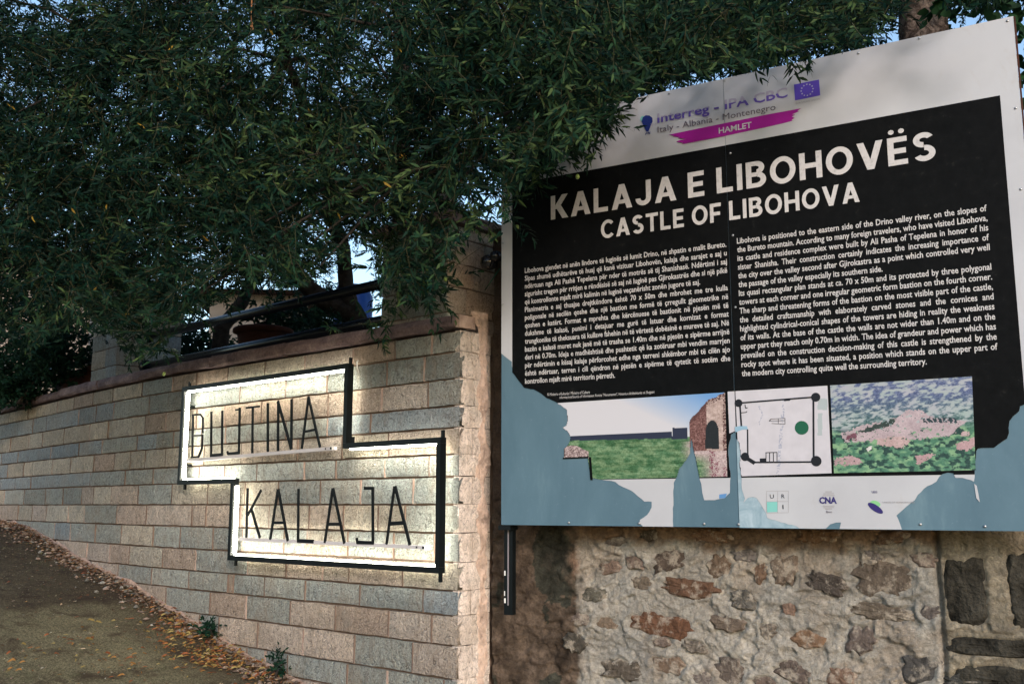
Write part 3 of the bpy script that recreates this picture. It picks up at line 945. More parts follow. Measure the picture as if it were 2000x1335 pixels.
def stone_obj(name, pl, u, v, ru, rv, dep, color, seed, parent, mat, boxy=False):
    r = random.Random(seed); V = []; Fc = []; n = 22; rings = [0, .45, .8, 1.0]
    pw = 5 if boxy else 2.6
    prof = {0: 1, .45: .95, .8: .8, 1.0: -.6}
    rad = [1 + r.uniform(-.26, .22) * (.14 if boxy else 1) for _ in range(n)]
    tilt = r.uniform(-.35, .35)
    for q in rings:
        for k in range(n):
            a_ = 2 * math.pi * k / n
            cx, sx = math.cos(a_), math.sin(a_)
            rr = (abs(cx) ** pw + abs(sx) ** pw) ** (-1 / pw) * rad[k] * q
            V.append(pl.at(u + cx * rr * ru, v + sx * rr * rv + (0 if boxy else tilt * cx * rr * rv), dep * (prof[q] + (r.uniform(-.35, .35) if 0 < q < 1 else 0))))
    for i in range(len(rings) - 1):
        for k in range(n):
            Fc.append((i * n + k, (i + 1) * n + k, (i + 1) * n + (k + 1) % n, i * n + (k + 1) % n))
    o = link(name, mesh_from(name, V, Fc), mat, parent)
    o.color = (*color, 1)
    return o
for i, (u, v, ru, rv, c) in enumerate(su):
    stone_obj('stone', OLD, u, v, ru * 1.12, rv * 1.12, .0065, (c[0] * .95, c[1] * .95, c[2] * .95), 500 + i, oldr, M['rubble'])
for i, (u, v, ru, rv) in enumerate(quoins):
    stone_obj('quoin_block', OLD, u, v, ru * .98, rv * .98, .008, (.03, .03, .027), 700 + i, oldr, M['quoin'], True)

# ------------------------------------------------------------------ information board
brd = empty('information_board', BOARD.at(1.0, -.05), label='large black and white tourist information board about the Castle of Libohova, peeling at the bottom', cat='sign board')
def bl(off): return BOARD.shifted(off)
UL = BOARD.uv(979, 1000)[0]; UR = BOARD.uv(1978, 35)[0] + .002
VB = (BOARD.uv(980, 1026)[1] + BOARD.uv(1990, 1033)[1]) / 2
VT = (BOARD.uv(1415, 153)[1] + BOARD.uv(1978, 34)[1]) / 2
US = BOARD.uv(1437, 900)[0]; US = (US + BOARD.uv(1416, 170)[0]) / 2
def plate(name, u0, u1, v0, v1, off0, off1, mat, parent):
    mb = MB()
    mb.box(BOARD.at((u0 + u1) / 2, (v0 + v1) / 2, (off0 + off1) / 2), BOARD.du * (u1 - u0) / 2, BOARD.n * (off1 - off0) / 2, Vector((0, 0, (v1 - v0) / 2)))
    return mb.build(name, mat, parent)
plate('backing_panel', UL, US - .001, VB, VT, -.004, 0.0, M['peeled'], brd)
plate('backing_panel', US, UR, VB - .002, VT + .001, -.002, .002, M['peeled'], brd)
# steel frame behind
plate('frame_bar', UL + .01, UR - .01, VT - .05, VT - .01, -.045, -.006, M['black_metal'], brd)
plate('frame_bar', UL + .01, UR - .01, VB + .004, VB + .044, -.045, -.006, M['black_metal'], brd)
for u in (UL + .012, (UL + UR) / 2, UR - .05):
    plate('frame_bar', u, u + .04, VB + .046, VT - .052, -.045, -.006, M['black_metal'], brd)
plate('edge_trim', UR + .0005, UR + .006, VB, VT, -.03, -.002, M['terracotta'], brd)
# post hanging below the left corner, with its bracket and paint drips
u0 = BOARD.uv(974, 1100)[0]; u1 = BOARD.uv(992, 1100)[0]; vb = BOARD.uv(983, 1202)[1]
po = plate('post', u0, u1 - .004, vb, VB + .3, -.075, -.046, M['black_metal'], brd)
plate('bracket', u0 - .006, u1 + .008, VB - .022, VB - .003, -.07, -.006, M['black_metal'], po)
for dv, w in ((-.215, .008), (-.30, .005), (-.33, .009)):
    o = plate('paint_drip', u0 + .001, u0 + .001 + w * .8, VB + dv, VB + dv + .02, -.0462, -.0445, M['white_spot'], po)
mb = MB(); mb.tube([BOARD.at(u0 + .022, VB - .02, -.043), BOARD.at(u0 + .021, vb + .04, -.043)], .0035, 6); mb.build('cable', M['grey_plaster'], po)

def pix_poly(name, px, off, mat, parent, fixed=None):
    """flat sheet from photo outline points on the board plane, with its own small thickness"""
    pl = bl(off)
    P = [BOARD.at(*BOARD.uv(*q), off) if not isinstance(q[0], str) else None for q in px]
    return uv_poly(name, [BOARD.uv(*q) for q in px], off, mat, parent)
def uv_poly(name, uvs, off, mat, parent, th=.0006):
    tri = tessellate_polygon([[Vector((u, v, 0)) for u, v in uvs]])
    n = len(uvs)
    V = [BOARD.at(u, v, off) for u, v in uvs] + [BOARD.at(u, v, off - th) for u, v in uvs]
    Fc = []
    for t in tri:
        a_, b_, c_ = [Vector((*uvs[k], 0)) for k in t]
        Fc.append(tuple(t) if (b_ - a_).cross(c_ - a_).z > 0 else tuple(reversed(t)))
    area = sum(uvs[i][0] * uvs[(i + 1) % n][1] - uvs[(i + 1) % n][0] * uvs[i][1] for i in range(n))
    for i in range(n):
        j = (i + 1) % n
        Fc.append((i, i + n, j + n, j) if area > 0 else (j, j + n, i + n, i))
    return link(name, mesh_from(name, V, Fc), mat, parent)
def rag(pts, amp=1.2, step=9, seed=1):
    r = random.Random(seed); out = []
    for i in range(len(pts) - 1):
        a_ = Vector((*pts[i], 0)); b_ = Vector((*pts[i + 1], 0)); L = (b_ - a_).length; n = max(1, int(L / step))
        for k in range(n):
            q = a_.lerp(b_, k / n)
            if k: q += Vector((r.uniform(-amp, amp), r.uniform(-amp, amp), 0))
            out.append((q.x, q.y))
    out.append(pts[-1]); return out
tearL = [(978.5, 690), (988, 697), (1000, 706), (1001, 727), (1011, 740), (1024, 757), (1042.5, 760), (1057, 768), (1068, 777), (1085, 784), (1096, 791), (1108, 801), (1109, 819.5), (1106.6, 831), (1099.5, 834), (1109, 842), (1115, 854), (1111, 866), (1102, 876), (1102, 894), (1148, 892), (1154, 935), (1159, 933), (1176, 936), (1202, 940.5), (1216, 950), (1233, 957.5), (1245, 967.5), (1259, 979), (1273, 979), (1273, 990), (1264.6, 1004.5), (1250, 1014.5), (1250, 1021.6), (1256, 1026.4)]
hole2 = [(1315, 1027.6), (1314.5, 1007), (1316, 942), (1323, 927.6), (1327, 913.5), (1341.5, 896), (1347, 885), (1350, 853.6), (1354, 873.6), (1361, 905), (1365.6, 927.6), (1371, 953), (1375.6, 976), (1395.6, 976), (1415.5, 972), (1425.5, 962), (1427, 922), (1424, 902), (1422.6, 879), (1428, 848), (1435.5, 842)]
def vfix(lst):  # snap bottom points to the plate edge
    return [BOARD.uv(*q) for q in lst]
TLP = rag(tearL[:19], .8, 6, 2) + tearL[19:22] + rag(tearL[22:], .9, 7, 3)
H2P = rag(hole2, .8, 7, 4)
tl = vfix(TLP)
h2 = vfix(H2P)
tl[0] = (UL, tl[0][1]); tl[-1] = (tl[-1][0], VB); h2[0] = (h2[0][0], VB); h2[-1] = (US - .0015, h2[-1][1])
whiteL = [(UL, VT)] + tl + h2 + [(US - .0015, VT)]
shL = uv_poly('printed_sheet', whiteL, .0015, M['print_white'], brd)
def xy(p): return p
# right sheet
tearR1 = [(1443.5, 856), (1443.5, 862), (1447, 886), (1445, 904), (1448, 928), (1449.5, 955), (1455.5, 973), (1452.5, 980.5), (1461.5, 971.5), (1470, 969.5), (1478, 971.5), (1485.5, 982), (1496, 1000), (1499, 1010.5), (1526, 1019.5), (1562, 1027.6)]
tearR2 = [(1613, 1029), (1622, 1023), (1634, 1019.5), (1643, 1019.5), (1640, 1029)]
tearR3 = [(1761.5, 1030), (1751, 1006), (1763, 995.5), (1787, 976), (1793, 965.5), (1811, 949), (1829, 940), (1835, 930), (1841, 925), (1852, 922), (1862, 923.5), (1866.5, 932.5), (1880, 932.5), (1902.5, 940), (1904, 923.5), (1907, 880), (1910, 875.5), (1925, 874), (1941.5, 874), (1949, 868), (1967, 856), (1971, 845), (1970, 835), (1972, 822), (1979, 812.5), (1991, 802), (1992.5, 793), (2000, 790), (2012, 782)]
r1 = vfix(rag(tearR1, .8, 7, 5)); r2 = vfix(rag(tearR2, .5, 7, 6)); r3 = vfix(rag(tearR3, .8, 7, 7))
r1[0] = (US + .0015, r1[0][1]); r1[-1] = (r1[-1][0], VB - .001); r2[0] = (r2[0][0], VB - .001); r2[-1] = (r2[-1][0], VB - .001); r3[0] = (r3[0][0], VB - .001); r3.append((UR, BOARD.uv(2030, 770)[1]))
# walk: top-left, down the seam, tear 1, bottom, small hole, bottom, tear 3, right edge
whiteR = [(US + .0005, VT + .0005)] + r1 + r2 + r3 + [(UR, VT + .0005)]
shR = uv_poly('printed_sheet', whiteR, .0035, M['print_white'], brd)
plR = uv_poly('pale_residue', [(US + .0015, VB)] + [(US + .0015, r1[0][1])] + r1[1:], .0024, M['peeled_light'], brd)
uv_poly('torn_flap', vfix([(1436, 833.5), (1448, 831), (1460, 832), (1461.5, 838), (1450, 839), (1437.5, 844)]), .006, M['flap'], shR)
uv_poly('torn_flap', vfix([(1903, 944), (1908, 948), (1912, 968), (1914, 980), (1907, 972)]), .0045, M['print_white'], shR)
uv_poly('torn_flap', vfix([(1405, 965), (1420, 963), (1417, 971.5), (1405, 973)]), .0019, M['ink_blue'], shL)
# black print
vbt0 = BOARD.uv(999, 361)[1]; vbt1 = BOARD.uv(1954, 186)[1]; VBT = (vbt0 + vbt1) / 2
UBL = BOARD.uv(1001, 500)[0]; UBR = (BOARD.uv(1954, 190)[0] + BOARD.uv(1973, 432)[0]) / 2
VBB = (BOARD.uv(1160, 936)[1] + BOARD.uv(1800, 927.5)[1]) / 2
def clip_poly(poly, axis, val, keep_greater):
    out = []
    for i in range(len(poly)):
        p, q = poly[i], poly[(i + 1) % len(poly)]
        ip = (p[axis] >= val) == keep_greater; iq = (q[axis] >= val) == keep_greater
        if ip: out.append(p)
        if ip != iq:
            t = (val - p[axis]) / (q[axis] - p[axis]); out.append((p[0] + (q[0] - p[0]) * t, p[1] + (q[1] - p[1]) * t))
    return out
bL = clip_poly(clip_poly(clip_poly(whiteL, 1, VBT, False), 0, UBL, True), 1, VBB, True)
bR = clip_poly(clip_poly(clip_poly(whiteR, 1, VBT, False), 0, UBR, False), 1, VBB, True)
# the torn hole splits the lower band: keep as simple polygons
uv_poly('black_print', bL, .0023, M['print_black'], shL)
uv_poly('black_print', bR, .0043, M['print_black'], shR)
TOFF = .0052

# headline lettering from strokes (cap height 1)
W_ = .185
def arc(cx, cy, rx, ry, a0, a1, w=W_, n=18):
    ps = []
    for i in range(n):
        t0 = math.radians(a0 + (a1 - a0) * i / n); t1 = math.radians(a0 + (a1 - a0) * (i + 1) / n)
        q = lambda t, k: (cx + (rx - k) * math.cos(t), cy + (ry - k) * math.sin(t))
        ps.append([q(t0, 0), q(t1, 0), q(t1, w), q(t0, w)])
    return ps
def R_(x0, y0, x1, y1): return [[(x0, y0), (x1, y0), (x1, y1), (x0, y1)]]
def Dg(xa, ya, xb, yb, w=None):
    w = w or W_ * 1.12
    return [[(xa - w / 2, ya), (xa + w / 2, ya), (xb + w / 2, yb), (xb - w / 2, yb)]]
w = W_
GL = {
 'K': (.70, R_(0, 0, w, 1) + Dg(.585, 1, .20, .42, .24) + Dg(.30, .55, .60, 0, .24)),
 'A': (.80, Dg(.11, 0, .40, 1, .21) + Dg(.69, 0, .40, 1, .21) + R_(.24, .21, .56, .21 + w * .85)),
 'L': (.58, R_(0, 0, w, 1) + R_(w, 0, .56, w)),
 'J': (.60, R_(.40, .30, .40 + w, 1) + arc(.2925, .30, .2925, .30, 180, 360)),
 'E': (.60, R_(0, 0, w, 1) + R_(w, 0, .58, w) + R_(w, 1 - w, .58, 1) + R_(w, .5 - w / 2, .54, .5 + w / 2)),
 'F': (.58, R_(0, 0, w, 1) + R_(w, 1 - w, .58, 1) + R_(w, .45 - w / 2, .53, .45 + w / 2)),
 'I': (.19, R_(0, 0, w, 1)),
 'B': (.68, R_(0, 0, w, 1) + R_(w, 0, .38, w * .92) + R_(w, 1 - w * .92, .36, 1) + R_(w, .5 - .08, .37, .5 + .08) + arc(.38, .29, .29, .29, -90, 90, w) + arc(.36, .75, .265, .25, -90, 90, w)),
 'O': (.84, arc(.42, .5, .42, .515, 0, 360, w, 32)),
 'H': (.72, R_(0, 0, w, 1) + R_(.72 - w, 0, .72, 1) + R_(w, .5 - w / 2, .72 - w, .5 + w / 2)),
 'V': (.80, Dg(.40, 0, .11, 1, .21) + Dg(.40, 0, .69, 1, .21)),
 'S': (.66, arc(.33, .745, .30, .265, 25, 270, w) + arc(.34, .275, .315, .285, -155, 90, w)),
 'C': (.76, arc(.42, .5, .42, .515, 42, 318, w, 28)),
 'T': (.68, R_(0, 1 - w, .68, 1) + R_(.34 - w / 2, 0, .34 + w / 2, 1 - w)),
}
GL['Ë'] = (.60, GL['E'][1] + [[(.13 + .09 * math.cos(k * math.pi / 4), 1.20 + .09 * math.sin(k * math.pi / 4)) for k in range(8)], [(.43 + .09 * math.cos(k * math.pi / 4), 1.20 + .09 * math.sin(k * math.pi / 4)) for k in range(8)]])
def headline(text, pxL, pxR, capL, name, parent, mat):
    u0, v0 = BOARD.uv(*pxL); u1, v1 = BOARD.uv(*pxR); cap = BOARD.uv(*capL)[1] - v0
    base = (v0 + v1) / 2
    sp_, spc = .125, .42
    adv = []; x = 0
    for ch in text:
        if ch == ' ': x += spc - sp_; adv.append(None); continue
        adv.append(x); x += GL[ch][0] + sp_
    total = x - sp_; sx = (u1 - u0) / total
    for ch, ax in zip(text, adv):
        if ax is None: continue
        mb = MB()
        for k, poly in enumerate(GL[ch][1]):
            z = TOFF + .00004 * (k % 5)
            vs = [BOARD.at(u0 + (ax + px_) * sx, base + py_ * cap, z) for px_, py_ in poly]
            ar = sum(poly[i][0] * poly[(i + 1) % len(poly)][1] - poly[(i + 1) % len(poly)][0] * poly[i][1] for i in range(len(poly)))
            f = tuple(range(len(poly)));  f = f if ar > 0 else f[::-1]
            mb.add(vs, [f])
        mb.build(name, mat, parent)
headline('KALAJA E LIBOHOVËS', (1077, 431), (1829, 310), (1077, 385), 'headline_letter', shR, M['print_text'])
headline('CASTLE OF LIBOHOVA', (1175, 467), (1680, 394), (1175, 432), 'subtitle_letter', shR, M['print_text'])

def text_raw(body, bold=0.0, word=1.0):
    c = bpy.data.curves.new('t', 'FONT'); c.body = body; c.size = 1.0; c.offset = bold; c.space_word = word
    c.resolution_u = 2
    o = bpy.data.objects.new('t', c); COL.objects.link(o)
    bpy.context.view_layer.update()
    me = bpy.data.meshes.new_from_object(o.evaluated_get(bpy.context.evaluated_depsgraph_get()))
    bpy.data.objects.remove(o); bpy.data.curves.remove(c)
    co = np.empty(len(me.vertices) * 3); me.vertices.foreach_get('co', co)
    return me, co.reshape(-1, 3)
CAP = .70
def place_text(body, uL, base, cap, mat, parent, name='text_line', uR=None, bold=0.0, off=TOFF, slope=0.0, clip=None, natural=None):
    me, co = text_raw(body, bold)
    x0, x1 = co[:, 0].min(), co[:, 0].max()
    sy = cap / CAP
    sx = sy if natural is None else sy * natural
    if uR is not None:
        if natural is not None:
            w0 = (x1 - x0); need = (uR - uL) / sx; nsp = body.count(' ')
            bpy.data.meshes.remove(me)
            me, co2 = text_raw(body, bold, 2.0)
            per = (co2[:, 0].max() - co2[:, 0].min()) - w0
            me2, co = text_raw(body, bold, 1 + (need - w0) / max(per, 1e-6))
            bpy.data.meshes.remove(me); me = me2
            x0, x1 = co[:, 0].min(), co[:, 0].max()
        else:
            sx = (uR - uL) / (x1 - x0)
    X = (co[:, 0] - x0) * sx + uL; Y = co[:, 1] * sy + base + (X - uL) * slope
    P = [BOARD.at(a_, b_, off) for a_, b_ in zip(X, Y)]
    me.vertices.foreach_set('co', np.array([c for p in P for c in p]))
    me.update()
    if clip is not None:
        bm = bmesh.new(); bm.from_mesh(me)
        bmesh.ops.bisect_plane(bm, geom=bm.verts[:] + bm.edges[:] + bm.faces[:], plane_co=Vector((0, 0, BOARD.o.z + clip[0])), plane_no=Vector((0, 0, 1)), clear_outer=clip[1] == 'low', clear_inner=clip[1] == 'high')
        bm.to_mesh(me); bm.free()
    if not len(me.polygons): return None
    me.materials.clear()
    return link(name, me, mat, parent)

alb = """Libohova gjendet në anën lindore të luginës së lumit Drino, në shpatin e malit Bureto.
Sipas shumë udhëtarëve të huaj që kanë vizituar Libohovën, kalaja dhe sarajet e saj u
ndërtuan nga Ali Pashë Tepelena për nder të motrës së tij Shanishasë. Ndërtimi i saj
sigurisht tregon për rritjen e rëndësisë së saj në luginë pas Gjirokastrës dhe si një pikë
që kontrollonte mjaft mirë kalimin në luginë veçanërisht zonën jugore të saj.
Planimetria e saj thuajse drejtkëndore është 70 x 50m dhe mbrohet me tre kulla
poligonale në secilën qoshe dhe një bastion me formë të çrregullt gjeometrike në
qoshen e katërt. Format e mprehta dhe kërcënuese të bastionit në pjesën më të
dukshme të kalasë, punimi i detajuar me gurë të latuar dhe kornizat e format
trungkonike të theksuara të kullave fshehin në të vërtetë dobësinë e mureve të saj. Në
bazën e kalasë muret nuk janë më të trasha se 1.40m dhe në pjesën e sipërme arrijnë
deri në 0.70m. Ideja e madhështisë dhe pushtetit që ka zotëruar mbi vendim marrjen
për ndërtimin e kësaj kalaje përforcohet edhe nga terreni shkëmbor mbi të cilën ajo
është ndërtuar, terren i cili qëndron në pjesën e sipërme të qytetit të sotëm dhe
kontrollon mjaft mirë territorin përreth.""".split('\n')
eng = """Libohova is positioned to the eastern side of the Drino valley river, on the slopes of
the Bureto mountain. According to many foreign travelers, who have visited Libohova,
its castle and residence complex were built by Ali Pasha of Tepelena in honor of his
sister Shanisha. Their construction certainly indicates the increasing importance of
the city over the valley second after Gjirokastra as a point which controlled very well
the passage of the valley especially its southern side.
Its quasi rectangular plan stands at ca. 70 x 50m and its protected by three polygonal
towers at each corner and one irregular geometric form bastion on the fourth corner.
The sharp and threatening forms of the bastion on the most visible part of the castle,
the detailed craftsmanship with elaborately carved stones and the cornices and
highlighted cylindrical-conical shapes of the towers are hiding in reality the weakness
of its walls. At the base of the castle the walls are not wider than 1.40m and on the
upper part they reach only 0.70m in width. The idea of grandeur and power which has
prevailed on the construction decision-making of this castle is strengthened by the
rocky spot where it has been situated, a position which stands on the upper part of
the modern city controlling quite well the surrounding territory.""".split('\n')
def column(lines, pL0, pLn, pR0, pRn, nR, shorts, parent, cap):
    uL = (BOARD.uv(*pL0)[0] + BOARD.uv(*pLn)[0]) / 2; uR = (BOARD.uv(*pR0)[0] + BOARD.uv(*pRn)[0]) / 2
    v0 = (BOARD.uv(*pL0)[1] + BOARD.uv(*pR0)[1]) / 2; n = len(lines)
    dv = (BOARD.uv(*pLn)[1] - BOARD.uv(*pL0)[1]) / (n - 1)
    dv2 = (BOARD.uv(*pRn)[1] - BOARD.uv(*pR0)[1]) / (nR - 1); dv = (dv + dv2) / 2
    longest = 0
    for l in lines:
        me, co = text_raw(l, .016); longest = max(longest, co[:, 0].max() - co[:, 0].min()); bpy.data.meshes.remove(me)
    nat = (uR - uL) / longest / (cap / CAP)
    for i, l in enumerate(lines):
        place_text(l, uL, v0 + dv * i, cap, M['print_text'], parent, 'text_line', None if i in shorts else uR, .016, natural=nat)
column(alb, (1026, 533.7), (1026.6, 750), (1418.6, 482), (1428.3, 703.6), 14, (4, 14), shL, .0222)
column(eng, (1439.6, 477.5), (1450.4, 735.5), (1927, 411.5), (1949.6, 681.5), 15, (5, 15), shR, .0228)
def pt(text, pL, pR, capref, mat, parent, bold=0.0, name='text_line', clip=None):
    uL, vL = BOARD.uv(*pL); uR, vR = BOARD.uv(*pR)
    cap = BOARD.uv(*capref)[1] - vL
    return place_text(text, uL, (vL + vR) / 2, cap, mat, parent, name, uR, bold, clip=clip)
pt('© Ministria e Kulturës / Ministry of Culture', (1070, 773), (1153, 768), (1070, 767.5), M['print_text'], shL)
pt('informacionit/Source of Information: Revista "Monumentet", Historia e Arkitekturës në Shqipëri', (1094, 779), (1279, 767.3), (1094, 773.8), M['print_text'], shL)
# header logo
vI = BOARD.uv(1285, 241)[1]; capI = BOARD.uv(1285, 223)[1] - vI
for mt, cl in ((M['ink_violet'], 'low'), (M['ink_pale'], 'high')):
    pt('Interreg - IPA CBC', (1285, 241), (1539, 190), (1285, 223), mt, shR, .02, 'logo_text', (vI + capI * .55, cl))
pt('Italy - Albania - Montenegro', (1285.5, 260), (1515.7, 215.6), (1285.5, 248), M['ink_grey'], shR, 0, 'logo_text')
def c7(pts): return [(1220 + x / 4.762, 140 + y / 4.762) for x, y in pts]
ban = uv_poly('banner', vfix(c7([(412, 592), (470, 578), (900, 490), (1300, 408), (1645, 345), (1610, 368), (1625, 372), (1560, 402), (1590, 405), (1556, 422), (1585, 435), (1556, 452), (1566, 460), (1470, 485), (1300, 524), (1000, 588), (535, 678), (548, 667), (485, 655), (500, 645), (580, 628), (500, 624), (520, 612), (450, 606), (470, 597)])), .0048, M['ink_magenta'], shR)
pt('HAMLET', (1404.8, 261.8), (1469, 250), (1404.8, 250.8), M['print_white'], shR, .02, 'logo_text').location = BOARD.n * .0006
uv_poly('flag', vfix(c7([(1578, 125), (1810, 78), (1822, 225), (1588, 272)])), .0048, M['ink_flag'], shR)
fu, fv = BOARD.uv(*c7([(1700, 175)])[0]); fr = abs(BOARD.uv(*c7([(1700, 123)])[0])[1] - fv)
mb = MB()
for k in range(12):
    a_ = math.radians(30 * k); cu, cv = fu + fr * math.sin(a_), fv + fr * math.cos(a_)
    ps = [(cu + (.0042 if j % 2 == 0 else .0018) * math.sin(math.pi * j / 5), cv + (.0042 if j % 2 == 0 else .0018) * math.cos(math.pi * j / 5)) for j in range(10)][::-1]
    mb.add([BOARD.at(*q, .0054) for q in ps], [tuple(range(10))])
mb.build('stars', M['print_white'], shR)
pt('EUROPEAN UNION', (1555, 205), (1602, 196), (1555, 201.5), M['ink_faint'], shR, 0, 'logo_text')
pt('2014', (1271, 247.5), (1283, 244.5), (1271, 243), M['ink_pale'], shR, 0, 'logo_text')
def disc(cpx, r, off, mat, parent, name='disc', sy=1.0, n=24, rot=0.0):
    u, v = BOARD.uv(*cpx); rr = abs(BOARD.uv(cpx[0], cpx[1] - r)[1] - v)
    pts = []
    for k in range(n):
        t = 2 * math.pi * k / n; x, y = rr * math.cos(t), rr * sy * math.sin(t)
        pts.append((u + x * math.cos(rot) - y * math.sin(rot), v + x * math.sin(rot) + y * math.cos(rot)))
    return uv_poly(name, pts, off, mat, parent)
disc(c7([(172, 440)])[0], 5, .0046, M['ink_teal'], shR, 'logo_mark')
disc(c7([(155, 516)])[0], 1.6, .0046, M['ink_black'], shR, 'logo_mark', n=8)
uv_poly('logo_mark', vfix(c7([(163, 470), (172, 430), (200, 410), (235, 412), (262, 435), (264, 468), (248, 500), (226, 560), (206, 560), (180, 505)])), .0051, M['ink_navy'], shR)
for seg in (((198, 592), (208, 568)), ((236, 585), (224, 562)), ((198, 580), (240, 572)), ((240, 560), (240, 586))):
    a_, b_ = [BOARD.at(*BOARD.uv(*c7([q])[0]), .0052) for q in seg]
    mb = MB(); d = (b_ - a_).normalized(); mb.bar(a_, b_, d.cross(BOARD.n), .0022, BOARD.n, .0004); mb.build('logo_line', M['ink_navy'], shR)

# pictures printed on the board: small colour cells
def inpoly(px, py, poly):
    ins = np.zeros(px.shape, bool); n = len(poly)
    for i in range(n):
        x0, y0 = poly[i]; x1, y1 = poly[(i + 1) % n]
        cnd = ((y0 > py) != (y1 > py))
        with np.errstate(divide='ignore', invalid='ignore'):
            xi = (x1 - x0) * (py - y0) / (y1 - y0) + x0
        ins ^= cnd & (px < xi)
    return ins
def srgb(c): c = np.clip(np.asarray(c, float) / 255, 0, 1); return np.where(c <= .04045, c / 12.92, ((c + .055) / 1.055) ** 2.4)
def picture(quad, nx, ny, paint, off, parent, clipfn=None):
    (tlx, tly), (trx, try_), (brx, bry), (blx, bly) = quad
    cu = [BOARD.uv(*q) for q in quad]
    S_, T_ = np.meshgrid(np.linspace(0, 1, nx + 1), np.linspace(0, 1, ny + 1), indexing='ij')
    def bil(k): return (cu[0][k] * (1 - S_) + cu[1][k] * S_) * (1 - T_) + (cu[3][k] * (1 - S_) + cu[2][k] * S_) * T_
    Ub, Vb = bil(0), bil(1)
    W3 = np.array(BOARD.o) + Ub[..., None] * np.array(BOARD.du) + Vb[..., None] * np.array([0, 0, 1.0]) + off * np.array(BOARD.n) - np.array(EYEV)
    W3[..., 2] += 0.0
    dp_ = W3[..., 1] * cp + W3[..., 2] * sp
    Xp = CX + F * W3[..., 0] / dp_; Yp = CY - F * (W3[..., 2] * cp - W3[..., 1] * sp) / dp_
    cxp = (Xp[:-1, :-1] + Xp[1:, 1:]) / 2; cyp = (Yp[:-1, :-1] + Yp[1:, 1:]) / 2
    colr = paint(cxp, cyp)
    keep = np.ones(cxp.shape, bool) if clipfn is None else clipfn(cxp, cyp)
    V = [BOARD.at(Ub[i, j], Vb[i, j], off) for i in range(nx + 1) for j in range(ny + 1)]
    Fc = []; cc = []
    for i in range(nx):
        for j in range(ny):
            if keep[i, j]:
                a_ = i * (ny + 1) + j
                Fc.append((a_, a_ + 1, a_ + ny + 2, a_ + ny + 1)); cc.append(colr[i, j])
    me = mesh_from('picture', V, Fc)
    ca = me.attributes.new('paint', 'FLOAT_COLOR', 'CORNER')
    arr = np.ones((len(Fc) * 4, 4), np.float32); arr[:, :3] = np.repeat(srgb(np.array(cc)) * 1.0, 4, axis=0)
    ca.data.foreach_set('color', arr.ravel())
    return link('picture', me, M['picture'], parent)
def mixc(a_, b_, t): return a_ * (1 - t[..., None]) + b_ * t[..., None]
def c3(*c): return np.array(c, float)
LIFT = 0.98
def paint1(x, y):
    n = fbm(x / 9, y / 5, 1, 4); nf = vnoise(x / 1.6, y / 1.6, 4)
    t = np.clip((x - 1180) / 220 * 1.1 - (y - 770) / 75 * .8, 0, 1)
    c = mixc(c3(200, 200, 208), c3(104, 150, 205), t)
    g = mixc(c3(104, 132, 96), c3(58, 98, 64), np.clip((n - .35) * 3, 0, 1)); g = g + (nf[..., None] - .5) * 34 + (fbm(x / 30, y / 3, 77, 3)[..., None] - .5) * 60
    hor = 858 - (x - 1110) * .022
    c = np.where((y > hor)[..., None], g, c)
    hed = (y > hor - 6 - 5 * np.clip((x - 1110) / 190, 0, 1)) & (y < hor + 1 + 2 * n) & (x < 1312)
    hed |= (x > 1313) & (x < 1343) & (y > 835) & (y < 857)
    c = np.where(hed[..., None], c3(38, 44, 66), c)
    rb = (y > 868 + 3 * n + np.clip((x - 1125), 0, 99) * .5) & (x < 1150) & (y < 895)
    c = np.where(rb[..., None], c3(150, 132, 132) + (nf[..., None] - .5) * 130, c)
    path = np.clip((x - 1330 + (y - 880) * .8 * 0 + 20 * (n - .5)) / 20, 0, 1) * (y > 862) * (1 - np.clip((1395 - x) / 30, 0, 1) * np.clip((y - 885) / 20, 0, 1))
    c = mixc(c, c3(178, 160, 160) + (nf[..., None] - .5) * 60, np.clip(path, 0, 1))
    top = np.where(x < 1384, 814 - (x - 1350) * 1.05 + 5 * n, 778 - (x - 1384) * .45 + 6 * n)
    ruin = (x > 1347) & (y > top) & (y < 880)
    brick = (x < 1380)
    rc = np.where(brick[..., None], c3(112, 78, 74) + (nf[..., None] - .5) * 80, c3(178, 158, 152) + (n[..., None] - .5) * 60 + (nf[..., None] - .5) * 40)
    edge = (y < top + 9)
    rc = np.where((edge & (nf > .45))[..., None], c3(84, 56, 56), rc)
    rc = np.where(((x > 1412) & (nf > .45))[..., None], c3(90, 60, 58), rc)
    c = np.where(ruin[..., None], rc, c)
    dd = ((x - 1391) / 13.5) ** 2 + (np.clip(849 - y, 0, 99) / 29) ** 2
    door = (dd < 1) & (y < 876)
    c = np.where(door[..., None], c3(22, 26, 30) + (nf[..., None]) * 12, c)
    tf = (x > 1385) & (y > 880) & (nf > .55) & (fbm(x / 7, y / 7, 8, 2) > .5)
    c = np.where(tf[..., None], c3(120, 62, 80), c)
    return c * LIFT
tearpoly = None
def clip1(x, y):
    blk = inpoly(x, y, [(900, 700)] + TLP[:-12] + [(1190, 960), (900, 960)])
    h = inpoly(x, y, H2P + [(1435, 1027)])
    return ~blk & ~h
picture([(1086, 787), (1416.5, 766), (1421, 930), (1088, 937)], 250, 125, paint1, .0031, shL, clip1)
for a_, b_ in (((1100, 894.5), (1150, 892.5)),):
    A_, B_ = BOARD.at(*BOARD.uv(*a_), .0036), BOARD.at(*BOARD.uv(*b_), .0036)
    mb = MB(); mb.bar(A_, B_, UPZ, .006, BOARD.n, .0005); mb.build('print_border', M['print_black'], shL)
A_, B_ = BOARD.at(*BOARD.uv(1153, 892), .0038), BOARD.at(*BOARD.uv(1156, 937), .0038)
